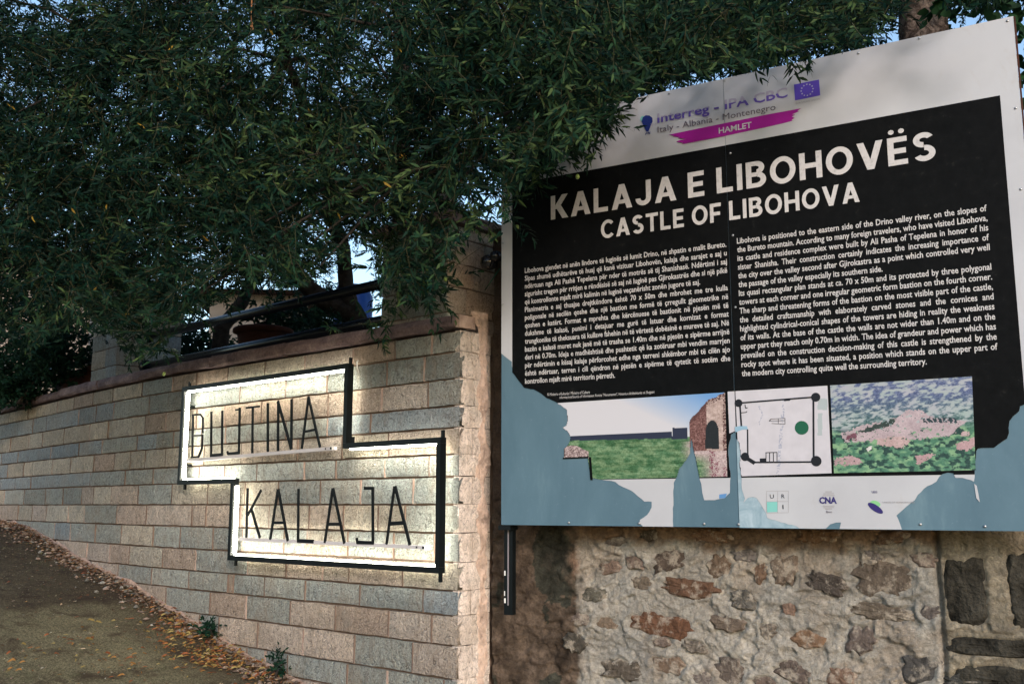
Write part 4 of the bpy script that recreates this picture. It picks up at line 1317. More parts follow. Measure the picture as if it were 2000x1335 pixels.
mb = MB(); mb.bar(A_, B_, BOARD.du, .011, BOARD.n, .0005); mb.build('print_border', M['print_black'], shL)
def paint3(x, y):
    ye = y + (x - 1622) * .055
    n = fbm(x / 22, y / 12, 11, 5); nb = fbm(x / 7, y / 5, 13, 4); nf = vnoise(x / 1.7, y / 1.7, 15)
    c = mixc(c3(172, 168, 182), c3(150, 172, 166), n)
    tree = np.clip((fbm(x / 9 + ye / 14, ye / 4.2, 18, 5) - .45 + .12 * np.exp(-((ye - 790) / 13) ** 2)) * 5, 0, 1)
    tr = mixc(c3(84, 96, 132), c3(66, 98, 98), np.clip((ye - 780) / 50, 0, 1))
    c = mixc(c, tr + (nf[..., None] - .5) * 44, tree)
    low = np.clip((ye - 836) / 14, 0, 1)
    gr = mixc(c3(72, 118, 96), c3(128, 166, 128), np.clip((fbm(x / 12, y / 7, 61, 2) - .35) * 3, 0, 1)); gr = mixc(gr, c3(36, 66, 62), np.clip((fbm(x / 10, y / 6, 62, 3) - .50) * 8, 0, 1))
    c = mixc(c, gr + (nf[..., None] - .5) * 22, low)
    def blob(poly, colr, spread=1.0):
        nonlocal c
        q1 = fbm(x / 9, y / 5, 91, 3) - .5; m = inpoly(x + 9 * q1, y + 9 * (nb - .5) + 3 * (nf - .5), poly) & (fbm(x / 6, y / 4, 99, 3) < .70)
        c = np.where(m[..., None], np.array(colr, float) + (nf[..., None] - .5) * 26 + (n[..., None] - .5) * 34, c)
    blob([(1640, 848), (1680, 832), (1745, 817), (1775, 800), (1800, 800), (1820, 815), (1890, 820), (1870, 838), (1855, 850), (1780, 858), (1650, 862)], (176, 160, 166))
    blob([(1672, 844), (1740, 817), (1752, 818), (1745, 827), (1690, 845)], (48, 62, 58))
    blob([(1655, 848), (1672, 846), (1672, 858), (1652, 858)], (110, 70, 84))
    for i in range(7):
        blob([(1800 + i * 10, 816 + i % 3), (1807 + i * 10, 816), (1812 + i * 10, 826), (1805 + i * 10, 826)], (40, 60, 68))
    blob([(1710, 855), (1770, 852), (1778, 862), (1760, 875), (1712, 866)], (182, 158, 158))
    blob([(1629, 893), (1664, 890), (1686, 902), (1676, 907), (1630, 909)], (168, 142, 146))
    blob([(1787, 890), (1822, 884), (1828, 888), (1795, 906), (1788, 903)], (172, 142, 146))
    blob([(1866, 868), (1905, 852), (1908, 868), (1888, 880), (1868, 876)], (176, 146, 150))
    blob([(1876, 842), (1895, 842), (1892, 850), (1880, 850)], (182, 158, 160))
    blob([(1690, 876), (1702, 869), (1704, 873), (1696, 882)], (200, 198, 196))
    return c * LIFT
picture([(1622, 752.5), (1898.6, 735), (1906, 917.5), (1629.5, 923.5)], 220, 140, paint3, .0052, shR)
def paint2(x, y):
    n = fbm(x / 14, y / 14, 33, 4)
    c = c3(196, 194, 202) + (n[..., None] - .5) * 14
    g = ((x > 1597) & (x < 1616) & (((y > 778) & (y < 800)) | ((y > 806) & (y < 850) & (x < 1606)))) & (n > .38)
    c = np.where(g[..., None], c3(168, 178, 182), c)
    v = (np.abs(x - 1486 + 3 * np.sin(y / 5)) < 1.3) & (y > 792) & (y < 830) & (vnoise(x, y, 3) > .4)
    v |= (np.abs(x - 1531 + (y - 780) * .08) < 3) & (y > 782) & (vnoise(x / 2, y / 2, 6) > .55)
    c = np.where(v[..., None], c3(160, 164, 182), c)
    return c * LIFT
def clip2(x, y): return ~inpoly(x, y, [(1400, 846)] + tearR1[1:] + [(1400, 1028)])
picture([(1422.5, 764.5), (1616.6, 753), (1625, 923.5), (1437, 930)], 150, 130, paint2, .0052, shR, clip2) if False else picture([(1437, 763.7), (1616.6, 753), (1625, 923.5), (1444.5, 929.6)], 140, 125, paint2, .0052, shR, clip2)
picture([(1421.5, 764.6), (1435.3, 763.8), (1437.6, 841), (1425, 846)], 12, 60, paint2, .0031, shL)
def line(a_, b_, w, mat=None, off=.0060, name='plan_line'):
    A_, B_ = BOARD.at(*BOARD.uv(*a_), off), BOARD.at(*BOARD.uv(*b_), off)
    mb = MB(); d = (B_ - A_).normalized(); mb.bar(A_, B_, d.cross(BOARD.n), w * .00205, BOARD.n, .0003); mb.build(name, mat or M['ink_black'], shR)
line((1443.5, 787), (1594, 775), 3.0); line((1589.5, 780), (1590, 900), 3.4); line((1595, 901.5), (1474, 902.5), 3.0)
line((1475, 904), (1456, 892), 7); line((1446, 790), (1449, 832), 3.2); line((1461, 838), (1461.5, 888), 2.6)
line((1456, 790), (1457, 797), 1.6); line((1457, 797), (1461, 796), 1.6); line((1448, 806), (1458, 805), 1.6); line((1458, 805), (1460, 803), 1.6)
line((1532, 781), (1544, 780), 4)
for x_ in (1497, 1504, 1511.5, 1518.5): line((x_, 883.3), (x_, 901), 1.3)
line((1496, 883.5), (1519, 883), 1.4); line((1485, 898), (1497, 897.6), 6)
line((1506, 818), (1534, 816.5), .8); line((1503, 822), (1534, 821), .8); line((1508, 826.5), (1534, 828), .8); line((1534, 816.5), (1534, 828), .8); line((1521, 817), (1521, 827), .8); line((1503, 822), (1507, 818), 1.4)
for c_, r_ in (((1443.5, 787), 7.6), ((1594, 775.5), 8.8), ((1595, 900), 10.2), ((1456, 891.5), 8.3)):
    disc(c_, r_, .0064, M['ink_black'], shR, 'plan_tower')
disc((1566.6, 835), 13.4, .0062, M['ink_tree'], shR, 'plan_tree', n=20)
# footer logos
def c5(x, y): return (1400 + x / 3.3333, 700 + y / 3.3333)
def ft(text, pL, pR, caph, mat, bold=0.0):
    return pt(text, c5(*pL), c5(*pR), c5(pL[0], pL[1] - caph), mat, shR, bold, 'logo_text')
ft('U', (349, 908), (374, 908), 26, M['ink_black']); ft('R', (424, 907), (444, 907), 26, M['ink_black']); ft('I', (431, 977), (437, 977), 27, M['ink_black'], .01)
uv_poly('logo_mark', vfix([c5(328, 932), c5(396, 930), c5(397, 997), c5(329, 999)]), .0041, M['ink_teal'], shR)
for a_, b_ in (((326, 862), (468, 860)), ((326, 1003), (468, 1001)), ((326, 862), (326, 1003)), ((398, 861), (398, 1002)), ((468, 860), (468, 1001)), ((326, 930), (468, 928))):
    line(c5(*a_), c5(*b_), .7, M['ink_hair'], .0041, 'logo_line')
ft('CNA', (670, 940), (784, 941), 40, M['ink_cnavy'], .035)
for i in range(6):
    hw = [22, 34, 38, 38, 34, 22][i]; yy = [866, 878, 890, 958, 968, 978][i]
    line(c5(730 - hw, yy), c5(730 + hw, yy - 1), 1.6, M['ink_hair'], .0041, 'logo_line')
ft('Bari', (715, 1003), (752, 1003), 14, M['ink_grey'])
ft('LEG', (1012, 879), (1046, 868), 14, M['ink_cnavy'], .01)
disc(c5(1032, 944), 10, .0041, M['ink_green'], shR, 'logo_mark', .62, rot=-.25)
disc(c5(1034, 972), 16.5, .0046, M['ink_cnavy'], shR, 'logo_mark', .38, rot=-.62)
ft('UNION OF MUNICIPALITIES', (1082, 942), (1290, 936), 10, M['ink_faint'])
# rivets
rm = None
for (x, y) in [(1308, 183), (1416, 158), (1677, 105), (1796, 76), (1968, 42), (1112, 1020), (1249, 1021), (1376, 1022), (1443, 1024), (1798, 1023), (1924, 1027), (981, 595), (982, 475), (1984, 212), (1994, 370), (1427, 300), (1432, 460), (1437, 600), (983, 300)]:
    u, v = BOARD.uv(x, y); u = min(max(u, UL + .008), UR - .008); v = max(v, VB + .012)
    if rm is None:
        mb = MB(); 
        for k in range(1): pass
        V = []; Fc = []
        for q, (rr, hh) in enumerate([(.0052, 0), (.0046, .0022), (.0026, .0036), (.0, .0042)]):
            for k in range(8):
                a_ = math.pi * k / 4; V.append((rr * math.cos(a_), -hh, rr * math.sin(a_)))
        for q in range(3):
            for k in range(8): Fc.append((q * 8 + k, (q + 1) * 8 + k, (q + 1) * 8 + (k + 1) % 8, q * 8 + (k + 1) % 8))
        rm = mesh_from('rivet', V, Fc, True); rm.materials.append(M['rivet'])
    o = link('rivet', rm, None, brd); o.location = BOARD.at(u, v, .0036); o.rotation_euler = (0, 0, math.atan2(BOARD.du.y, BOARD.du.x))

# ------------------------------------------------------------------ flood lamp on the old wall
lp = at(955, 506, 4.55)
lamp = empty('flood_lamp', lp, label='small black flood lamp on the old wall between brick pillar and board', cat='lamp')
mb = MB(); mb.lathe((lp.x, lp.y, lp.z - .02), [(.012, -.03), (.034, -.022), (.042, 0), (.040, .022), (.022, .036), (.004, .04)], 16)
h_ = mb.build('housing', M['lamp_glass'], lamp, True)
mb = MB(); mb.lathe((lp.x + .035, lp.y - .03, lp.z + .005), [(.010, -.026), (.028, -.018), (.034, 0), (.028, .018), (.008, .026)], 16)
mb.build('lens', M['lamp_glass'], lamp, True)
mb = MB(); mb.tube([lp + Vector((0, .12, .02)), lp + Vector((0, 0, .0))], .012, 8); mb.build('arm', M['black_metal'], lamp, True)
mb = MB(); mb.tube([lp + Vector((.05, .02, -.04)), lp + Vector((.01, .02, -.10)), lp + Vector((-.02, .08, -.13))], .003, 6); mb.build('cable', M['green_cable'], lamp, True)

# ------------------------------------------------------------------ things on the terrace
def pot(x, y_rim, Z, r, h, label):
    c = at(x, y_rim, Z)
    rt = empty('terracotta_pot', (c.x, c.y, c.z - h), label=label, cat='plant pot')
    mb = MB(); mb.lathe((c.x, c.y, c.z - h), [(r * .62, 0), (r * .8, h * .5), (r * .9, h * .86)], 22); mb.build('body', M['terracotta'], rt, True)
    mb = MB(); mb.lathe((c.x, c.y, c.z - h * .14), [(r * .92, 0), (r * 1.05, .01), (r * 1.05, h * .11), (r * .98, h * .14), (r * .85, h * .14), (r * .84, h * .02)], 22); mb.build('rim', M['terracotta'], rt, True)
    return c
LEAVES = {}
def leaf_block(name, T, mat, parent, tones, **kw):
    """T: (n, pos3, dir3, nrm3, length, width)"""
    n = len(T['p'])
    P, D, Nn, L, Wd = T['p'], T['d'], T['n'], T['l'][:, None], T['w'][:, None]
    B = np.cross(Nn, D)
    loc = [(0, 0, 0), (.32, -.5, .03), (.32, .5, .03), (.72, -.33, -.01), (.72, .33, -.01), (1.0, 0, -.10)]
    V = np.empty((n, 6, 3))
    for k, (x, y, z) in enumerate(loc):
        V[:, k] = P + D * L * x + B * Wd * y + Nn * L * z
    fb = np.array([[0, 1, 2, -1], [1, 3, 4, 2], [3, 5, 4, -1]])
    idx = np.arange(n)[:, None] * 6
    t1 = np.concatenate([idx + 0, idx + 1, idx + 2], 1); q = np.concatenate([idx + 1, idx + 3, idx + 4, idx + 2], 1); t2 = np.concatenate([idx + 3, idx + 5, idx + 4], 1)
    me = bpy.data.meshes.new(name)
    me.vertices.add(n * 6); me.vertices.foreach_set('co', V.reshape(-1))
    loops = np.concatenate([t1, q, t2], 1).reshape(-1)
    me.loops.add(len(loops)); me.loops.foreach_set('vertex_index', loops.astype(np.int32))
    me.polygons.add(n * 3)
    st = (np.arange(n)[:, None] * 10 + np.array([0, 3, 7])).reshape(-1)
    me.polygons.foreach_set('loop_start', st.astype(np.int32))
    me.update(calc_edges=True)
    at2 = me.attributes.new('tone', 'FLOAT', 'POINT')
    at2.data.foreach_set('value', np.repeat(tones, 6).astype(np.float32))
    me.validate()
    return link(name, me, mat, parent, **kw)
def unit(v): return v / np.maximum(np.linalg.norm(v, axis=1, keepdims=True), 1e-9)

def twigs(base, direc, length, rngl, pairs, leaf_l, leaf_w, droop=.35, spread=.75, tone=None, base_skip=.12):
    """grow leafy twigs; returns leaf transforms and stem polylines"""
    n = len(base)
    P = []; D = []; Nn = []; L = []; Wd = []; Tn = []; stems = []
    bend = unit(rngl.normal(size=(n, 3))) * .5; bend[:, 2] -= droop
    K_ = 6
    pts = np.empty((n, K_ + 1, 3)); pts[:, 0] = base; d = direc.copy(); dirs = np.empty((n, K_ + 1, 3)); dirs[:, 0] = d
    for k in range(K_):
        pts[:, k + 1] = pts[:, k] + d * (length / K_)[:, None]
        d = unit(d + bend * .22); dirs[:, k + 1] = d
    for j in range(pairs):
        f = base_skip + (1 - base_skip) * (j + .5 * rngl.random(n)) / pairs
        kk = np.clip((f * K_).astype(int), 0, K_ - 1); ff = f * K_ - kk
        idx = np.arange(n)
        p = pts[idx, kk] * (1 - ff)[:, None] + pts[idx, kk + 1] * ff[:, None]
        t = dirs[idx, kk]
        up = unit(np.cross(t, unit(rngl.normal(size=(n, 3)) * .35 + np.array([0, 0, 1.0])) + 1e-6)) if j % 2 == 0 else None
        if up is None: up = unit(np.cross(t, unit(rngl.normal(size=(n, 3)))))
        for sgn_ in (-1, 1):
            m = rngl.random(n) > .12
            ang = spread * (1.15 - .55 * f) + rngl.normal(size=n) * .16
            dd = unit(t * np.cos(ang)[:, None] + up * sgn_ * np.sin(ang)[:, None] + rngl.normal(size=(n, 3)) * .09 + np.array([0, 0, -.06]))
            nr = unit(np.cross(dd, np.cross(dd, t) + rngl.normal(size=(n, 3)) * .5)); nr = np.where(nr[:, 2:3] < 0, -nr, nr)
            nr = unit(nr - dd * (nr * dd).sum(1, keepdims=True))
            ll = leaf_l * (.72 + .45 * rngl.random(n)) * (1.0 - .35 * f)
            P.append(p[m]); D.append(dd[m]); Nn.append(nr[m]); L.append(ll[m]); Wd.append((leaf_w * (.8 + .4 * rngl.random(n)))[m])
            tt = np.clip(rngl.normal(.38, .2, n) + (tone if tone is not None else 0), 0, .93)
            tt = np.where(rngl.random(n) < .0007, 1.0, tt)
            Tn.append(tt[m])
    T = dict(p=np.concatenate(P), d=np.concatenate(D), n=np.concatenate(Nn), l=np.concatenate(L), w=np.concatenate(Wd))
    return T, np.concatenate(Tn), pts
def stem_block(name, pts, r0, mat, parent, **kw):
    n, K1, _ = pts.shape
    V = []; Fc = []
    dirs = unit((pts[:, -1] - pts[:, 0])); u = unit(np.cross(dirs, np.array([.3, .2, 1.0]))); w_ = np.cross(dirs, u)
    ks = list(range(0, K1, 2)); 
    if ks[-1] != K1 - 1: ks.append(K1 - 1)
    A_ = np.empty((n, len(ks), 3, 3))
    for a_, k in enumerate(ks):
        r = r0 * (1 - .75 * k / (K1 - 1))
        for m in range(3):
            t = 2 * math.pi * m / 3
            A_[:, a_, m] = pts[:, k] + (u * math.cos(t) + w_ * math.sin(t)) * r
    nk = len(ks)
    b = (np.arange(n) * nk * 3)[:, None]
    fl = []
    for a_ in range(nk - 1):
        for m in range(3):
            fl.append(np.concatenate([b + a_ * 3 + m, b + a_ * 3 + (m + 1) % 3, b + (a_ + 1) * 3 + (m + 1) % 3, b + (a_ + 1) * 3 + m], 1))
    faces = np.stack(fl, 1).reshape(-1, 4)
    me = bpy.data.meshes.new(name); me.vertices.add(n * nk * 3); me.vertices.foreach_set('co', A_.reshape(-1))
    me.loops.add(faces.size); me.loops.foreach_set('vertex_index', faces.reshape(-1).astype(np.int32))
    me.polygons.add(len(faces)); me.polygons.foreach_set('loop_start', (np.arange(len(faces)) * 4).astype(np.int32))
    me.update(calc_edges=True); me.validate()
    return link(name, me, mat, parent, **kw)
def at_np(x, y, Z):
    a_ = (x - CX) / F; b_ = -(y - CY) / F
    dx, dy, dz = a_, cp - b_ * sp, sp + b_ * cp
    return np.stack([dx * Z / dy, Z, EYE + dz * Z / dy], 1)

def bush(label, spots, n, leaf, mat, name='shrub', seed=0, lw=.35, tone=0.0):
    r = np.random.default_rng(seed)
    c0 = Vector(spots[0][0])
    rt = empty(name, (c0.x, c0.y, c0.z - spots[0][1][2]), label=label, cat='shrub')
    ps = []
    for c, rad in spots:
        k = n // len(spots); q = unit(r.normal(size=(k, 3))) * (r.random((k, 1)) ** .4); ps.append(np.array(c) + q * np.array(rad))
    P = np.concatenate(ps); k = len(P)
    T, tn, pts = twigs(P, unit(r.normal(size=(k, 3)) + np.array([0, 0, .5])), .06 + .08 * r.random(k), r, 4, leaf, leaf * lw, tone=tone)
    leaf_block('foliage', T, mat, rt, tn, kind='stuff')
    mb = MB()
    for q in range(4):
        b_ = Vector((c0.x + r.normal() * .03, c0.y + r.normal() * .03, c0.z - spots[0][1][2] * 1.0)); e = Vector(P[q * 3])
        mb.tube([b_, b_.lerp(e, .5) + Vector((.02, 0, .02)), e], [.008, .006, .003], 6)
    mb.build('stem', M['bark'], rt)
    return rt
c = pot(515, 642, 6.6, .19, .30, 'dark terracotta pot with leafy plant behind the railing, left of the blue drum')
bush('leafy green plant growing in the terracotta pot behind the railing', [(c + Vector((0, 0, .09)), (.22, .16, .11)), (c + Vector((.16, .05, .07)), (.16, .14, .1))], 90, .05, M['bush_leaf'], seed=11)
c = pot(628, 655, 6.3, .17, .28, 'smaller dark terracotta pot right beside the blue drum, under the lower tube')
bush('small plant growing in the pot beside the blue drum', [(c + Vector((0, 0, .06)), (.18, .14, .07))], 50, .045, M['bush_leaf'], seed=12)
c = at(690, 612, 7.2)
drum = empty('plastic_drum', (c.x, c.y, c.z - .5), label='bright blue plastic drum standing behind the olive trunk and railing', cat='drum')
mb = MB(); mb.lathe((c.x, c.y, c.z - .5), [(.125, 0), (.14, .02), (.14, .2), (.147, .215), (.14, .23), (.14, .42), (.147, .435), (.14, .45), (.14, .62), (.12, .66), (.118, .68)], 26); mb.build('body', M['blue_plastic'], drum, True)
mb = MB(); mb.lathe((c.x, c.y, c.z + .182), [(.122, 0), (.124, .015), (.03, .02)], 26); mb.build('lid', M['blue_plastic'], drum, True)
# trough and bushes left of the bluish pillar
q, t_, n_ = wp(s_l + 1.2); q = q - n_ * .25
tr = empty('planter_trough', (q.x, q.y, EYE + TOP), label='long dark terracotta trough on the wall top at far left', cat='planter')
mb = MB(); cc_ = Vector((q.x, q.y, EYE + TOP + .14)); mb.box(cc_, t_ * .45, n_ * .1, Vector((0, 0, .09))); mb.build('body', M['terracotta'], tr)
mb = MB(); mb.box(cc_ + Vector((0, 0, .10)), t_ * .465, n_ * .115, Vector((0, 0, .015))); mb.build('rim', M['terracotta'], tr)
bush('dense dark green shrub overhanging the wall top at the far left', [(at(40, 715, 7.9), (.42, .3, .30)), (at(110, 690, 7.5), (.30, .3, .25)), (at(-60, 720, 8.3), (.4, .3, .35)), (at(60, 620, 8.2), (.4, .3, .3)), (at(20, 760, 8.0), (.35, .15, .14))], 2600, .05, M['bush_leaf'], 'shrub', 21, tone=-.1)
bush('dark shrub behind the bluish brick pillar, above the railing socket', [(at(300, 640, 8.6), (.45, .3, .3)), (at(390, 690, 8.2), (.35, .3, .18))], 700, .055, M['bush_leaf'], 'shrub', 22, tone=-.2)

bush('dark hedge plants behind the second pot, between the tubes of the railing', [(at(570, 640, 8.8), (.3, .2, .3)), (at(640, 620, 8.9), (.3, .2, .3)), (at(600, 690, 8.7), (.4, .2, .2))], 900, .055, M['bush_leaf'], 'shrub', 23, tone=-.2)
# neighbouring houses, mostly hidden by leaves
def house(label, corner, d1, w, h, depth, mat, wins, zb):
    rt = empty('house', (corner.x, corner.y, zb), label=label, cat='house')
    d1 = Vector(d1).normalized(); d2 = Vector((-d1.y, d1.x, 0))
    if d2.y < 0: d2 = -d2
    mb = MB(); c_ = corner + d1 * w / 2 + d2 * depth / 2; c_.z = zb + h / 2
    mb.box(c_, d1 * w / 2, d2 * depth / 2, Vector((0, 0, h / 2))); mb.build('wall', mat, rt)
    mb = MB()
    a0 = corner - d1 * .3 - d2 * .3; vs = [a0, a0 + d1 * (w + .6), a0 + d1 * (w + .6) + d2 * (depth + .6), a0 + d2 * (depth + .6)]
    vs = [Vector((v.x, v.y, zb + h + .01)) for v in vs]; r1_ = (vs[0] + vs[3]) / 2 + d1 * .3 + Vector((0, 0, .12)); r2_ = (vs[1] + vs[2]) / 2 - d1 * .3 + Vector((0, 0, .12))
    mb.add(vs + [r1_, r2_], [(0, 1, 5, 4), (2, 3, 4, 5), (1, 2, 5), (3, 0, 4), (3, 2, 1, 0)]); mb.build('roof', M['roof_tile'], rt)
    for wx, wz, ww, wh in wins:
        fr = MB(); c2 = corner + d1 * wx - d2 * .02; c2.z = zb + wz
        for sx_ in (-1, 1): fr.box(c2 + d1 * sx_ * ww / 2, d1 * .03, d2 * .03, Vector((0, 0, wh / 2 + .03)))
        for sz_ in (-1, 1): fr.box(c2 + Vector((0, 0, sz_ * wh / 2)), d1 * (ww / 2 - .031), d2 * .03, Vector((0, 0, .03)))
        f_ = fr.build('window', M['window_frame'], rt)
        g_ = MB(); g_.box(c2, d1 * (ww / 2 - .032), d2 * .012, Vector((0, 0, wh / 2 - .032))); g_.build('pane', M['window_glass'], f_)
    return rt
zt = EYE + .55
cA = at(-160, 900, 13.0); cA.z = zt
house('pale plastered house glimpsed through the leaves at the far left edge', cA, (1, .12, 0), 2.0, 2.75, 3, M['plaster'], [(.8, 1.1, .5, .6)], zt)
cB = at(395, 900, 12.5); cB.z = zt
house('pale pinkish plastered house glimpsed between railing tubes behind the pots', cB, (1, .1, 0), 1.15, 2.1, 1.2, M['plaster'], [(.55, .95, .4, .5)], zt)
cC = at(235, 900, 11.0); cC.z = zt
mb = MB(); mb.box(cC + Vector((.42, 0, .45)), (.44, .03, 0), (-.004, .08, 0), (0, 0, .45))
tag(mb.build('garden_wall', M['grey_plaster']), 'low grey plastered garden wall seen below the railing near the bluish pillar', 'wall')
# chimney and pole above the tall pillar
c = at(866, 350, 7.6)
ch = empty('chimney_stack', (c.x, c.y, zt), label='dark rendered chimney with reddish tile cap behind the olive leaves', cat='chimney')
mb = MB(); hh = c.z + .26 - zt; mb.box((c.x, c.y, zt + hh / 2), (.095, .01, 0), (-.01, .095, 0), (0, 0, hh / 2)); mb.build('stack', M['chimney'], ch)
mb = MB(); mb.box((c.x, c.y, zt + hh + .02), (.13, .013, 0), (-.013, .13, 0), (0, 0, .018)); mb.build('cap', M['roof_tile'], ch)
c = at(782, 300, 5.8)
pl_ = empty('wooden_pole', (c.x, c.y, zt), label='dark wooden pole with yellow painted bands among the leaves', cat='pole')
mb = MB(); mb.tube([Vector((c.x, c.y, zt)), Vector((c.x + .01, c.y, c.z - .3)), Vector((c.x - .02, c.y, c.z + 1.6))], [.06, .055, .05], 12, wob=.1); mb.build('shaft', M['pole'], pl_, True)
for y0, y1 in ((240, 252), (262, 290), (300, 326)):
    a_ = at(786, y0, 5.72); b_ = at(787, y1, 5.72)
    mb = MB(); mb.bar(a_, b_, (1, 0, 0), .055, (0, 1, 0), .012); mb.build('yellow_band', M['yellow'], pl_)

# ------------------------------------------------------------------ trees
YB = np.array([(-400, 720), (-200, 700), (0, 655), (60, 690), (100, 655), (150, 640), (210, 640), (250, 700), (300, 705), (340, 645), (400, 592), (450, 568), (520, 562), (600, 552), (650, 520), (690, 520), (705, 470), (722, 470), (740, 570), (780, 600), (800, 575), (850, 610), (875, 560), (900, 480), (930, 440), (985, 450), (1005, 415), (1020, 352), (1050, 325), (1100, 308), (1150, 280), (1180, 240), (1205, 212), (1225, 190), (1300, 165), (1500, 122), (1600, 112), (1750, 60), (1990, -10), (2400, -60)])
HOLES = [(932, 388, 42, 42, 1.0), (706, 520, 18, 90, .95), (655, 455, 45, 60, .6), (715, 345, 30, 45, .6), (30, 25, 60, 30, .75), (110, 35, 40, 30, .7), (45, 160, 50, 25, .55), (200, 235, 30, 20, .5), (570, 185, 45, 35, .7), (470, 280, 30, 25, .65), (650, 120, 30, 30, .5), (860, 252, 22, 18, .9), (590, 430, 55, 60, .4), (390, 470, 55, 30, .6), (15, 590, 30, 60, .5), (1515, 40, 40, 50, .45), (788, 285, 15, 48, 1.0), (1800, 20, 72, 95, 1.0), (740, 440, 25, 40, .5), (370, 90, 120, 30, .35), (300, 390, 60, 40, .3)]
def dens(x, y):
    yb = np.interp(x, YB[:, 0], YB[:, 1])
    m = np.clip((yb - y) / 40 + .35, 0, 1) * (y < yb + 8)
    for hx, hy, rx, ry, s_ in HOLES:
        d = np.sqrt(((x - hx) / rx) ** 2 + ((y - hy) / ry) ** 2) + .5 * (fbm(x / 16, y / 16, 7, 3) - .5)
        m = m * (1 - s_ * np.clip(1.35 - d, 0, 1) / .6 * (d < 1.35)).clip(0, 1)
    nz_ = fbm(x / 75, y / 60, 23, 3)
    return m * np.clip(.35 + 2.2 * (nz_ - .26), .2, 1.4)
def sample(n, r, x0, x1, y0, y1, extra=None):
    X = []; Y = []
    while sum(len(a_) for a_ in X) < n:
        x = r.uniform(x0, x1, 6000); y = r.uniform(y0, y1, 6000)
        d = dens(x, y)
        if extra is not None: d = d * extra(x, y)
        k = r.random(6000) * 1.4 < d
        X.append(x[k]); Y.append(y[k])
    return np.concatenate(X)[:n], np.concatenate(Y)[:n]

def board_depth(x):   # depth of the board plane at photo column x
    return np.array([BOARD.hit(v, 250).y for v in x])
r = np.random.default_rng(42)
tb = at(700, 700, 6.6); tb.z = zt
olive = empty('olive_tree', tb, label='large olive tree with forked dark trunk, its leafy crown hanging over the brick wall', cat='tree')
def limb(pts, rad, name, par, wob=.15, mat='bark', n=12):
    P_ = [at(*q) for q in pts]
    out = []; R__ = []
    for i in range(len(P_) - 1):
        for k in range(3):
            t = k / 3; a0 = P_[max(i - 1, 0)]; a1 = P_[i]; a2 = P_[i + 1]; a3 = P_[min(i + 2, len(P_) - 1)]
            out.append(.5 * ((2 * a1) + (a2 - a0) * t + (2 * a0 - 5 * a1 + 4 * a2 - a3) * t * t + (3 * a1 - a0 - 3 * a2 + a3) * t ** 3)); R__.append(rad[i] * (1 - t) + rad[i + 1] * t)
    out.append(P_[-1]); R__.append(rad[-1])
    mb = MB(); mb.tube(out, R__, n, wob=wob); mb.build(name, M[mat], par, True)
    return out
limb([(712, 790, 6.6), (700, 700, 6.6), (692, 625, 6.55), (680, 600, 6.5)], [.13, .11, .09, .075], 'trunk', olive)
L1 = limb([(690, 620, 6.52), (676, 560, 6.5), (670, 490, 6.4), (652, 430, 6.2), (640, 360, 5.9), (610, 250, 5.4), (560, 120, 5.0)], [.06, .052, .048, .045, .04, .03, .02], 'limb', olive)
L2 = limb([(690, 615, 6.52), (640, 590, 6.5), (600, 560, 6.4), (570, 520, 6.3), (545, 450, 6.1), (500, 360, 5.8), (420, 240, 5.4), (300, 140, 5.2)], [.07, .065, .055, .05, .042, .035, .025, .018], 'limb', olive)
L3 = limb([(650, 420, 6.18), (740, 330, 5.4), (860, 200, 4.7), (1000, 110, 4.2), (1150, 60, 3.9)], [.03, .03, .026, .02, .012], 'limb', olive)
L4 = limb([(545, 450, 6.1), (430, 420, 5.9), (280, 400, 5.8), (120, 380, 5.7), (0, 330, 5.6)], [.03, .028, .024, .018, .01], 'limb', olive)
L5 = limb([(640, 360, 5.9), (800, 330, 5.0), (930, 300, 4.3), (1040, 270, 3.95)], [.022, .02, .015, .007], 'limb', olive)
# near twigs in clumps
nc = 1560
cxs, cys = sample(nc, r, -130, 2150, -100, 700)
def zrange(x, lo=True):
    return np.interp(x, [-300, 0, 400, 800, 1000, 1200, 1500, 2100], [4.6, 4.5, 4.2, 3.8, 3.3, 3.2, 3.2, 3.0])
zc = zrange(cxs) + 1.9 * r.random(nc) ** 1.3
per = 9
X = np.repeat(cxs, per) + r.normal(size=nc * per) * 34; Y = np.repeat(cys, per) + r.normal(size=nc * per) * 30
Z = np.repeat(zc, per) + r.normal(size=nc * per) * .16
yb_ = np.interp(X, YB[:, 0], YB[:, 1])
keep = (Y < yb_ - 6) & (dens(X, Y) > .12 * r.random(len(X)))
bd = board_depth(np.clip(X, 985, 1990))
vtopy = 247 - .219 * (X - 986)
overlap = (X > 960) & (Y > vtopy - 45)
behind = (X > 1130) & (Y < vtopy - 10) & (r.random(len(X)) < .7)
Z = np.where(behind, bd + .12 + 1.3 * r.random(len(X)), Z)
Z = np.where(overlap & ~behind, np.minimum(Z, bd - .10 - .35 * r.random(len(X))), Z)
keep &= Z > 2.6
X, Y, Z = X[keep], Y[keep], Z[keep]
base = at_np(X, Y, Z)
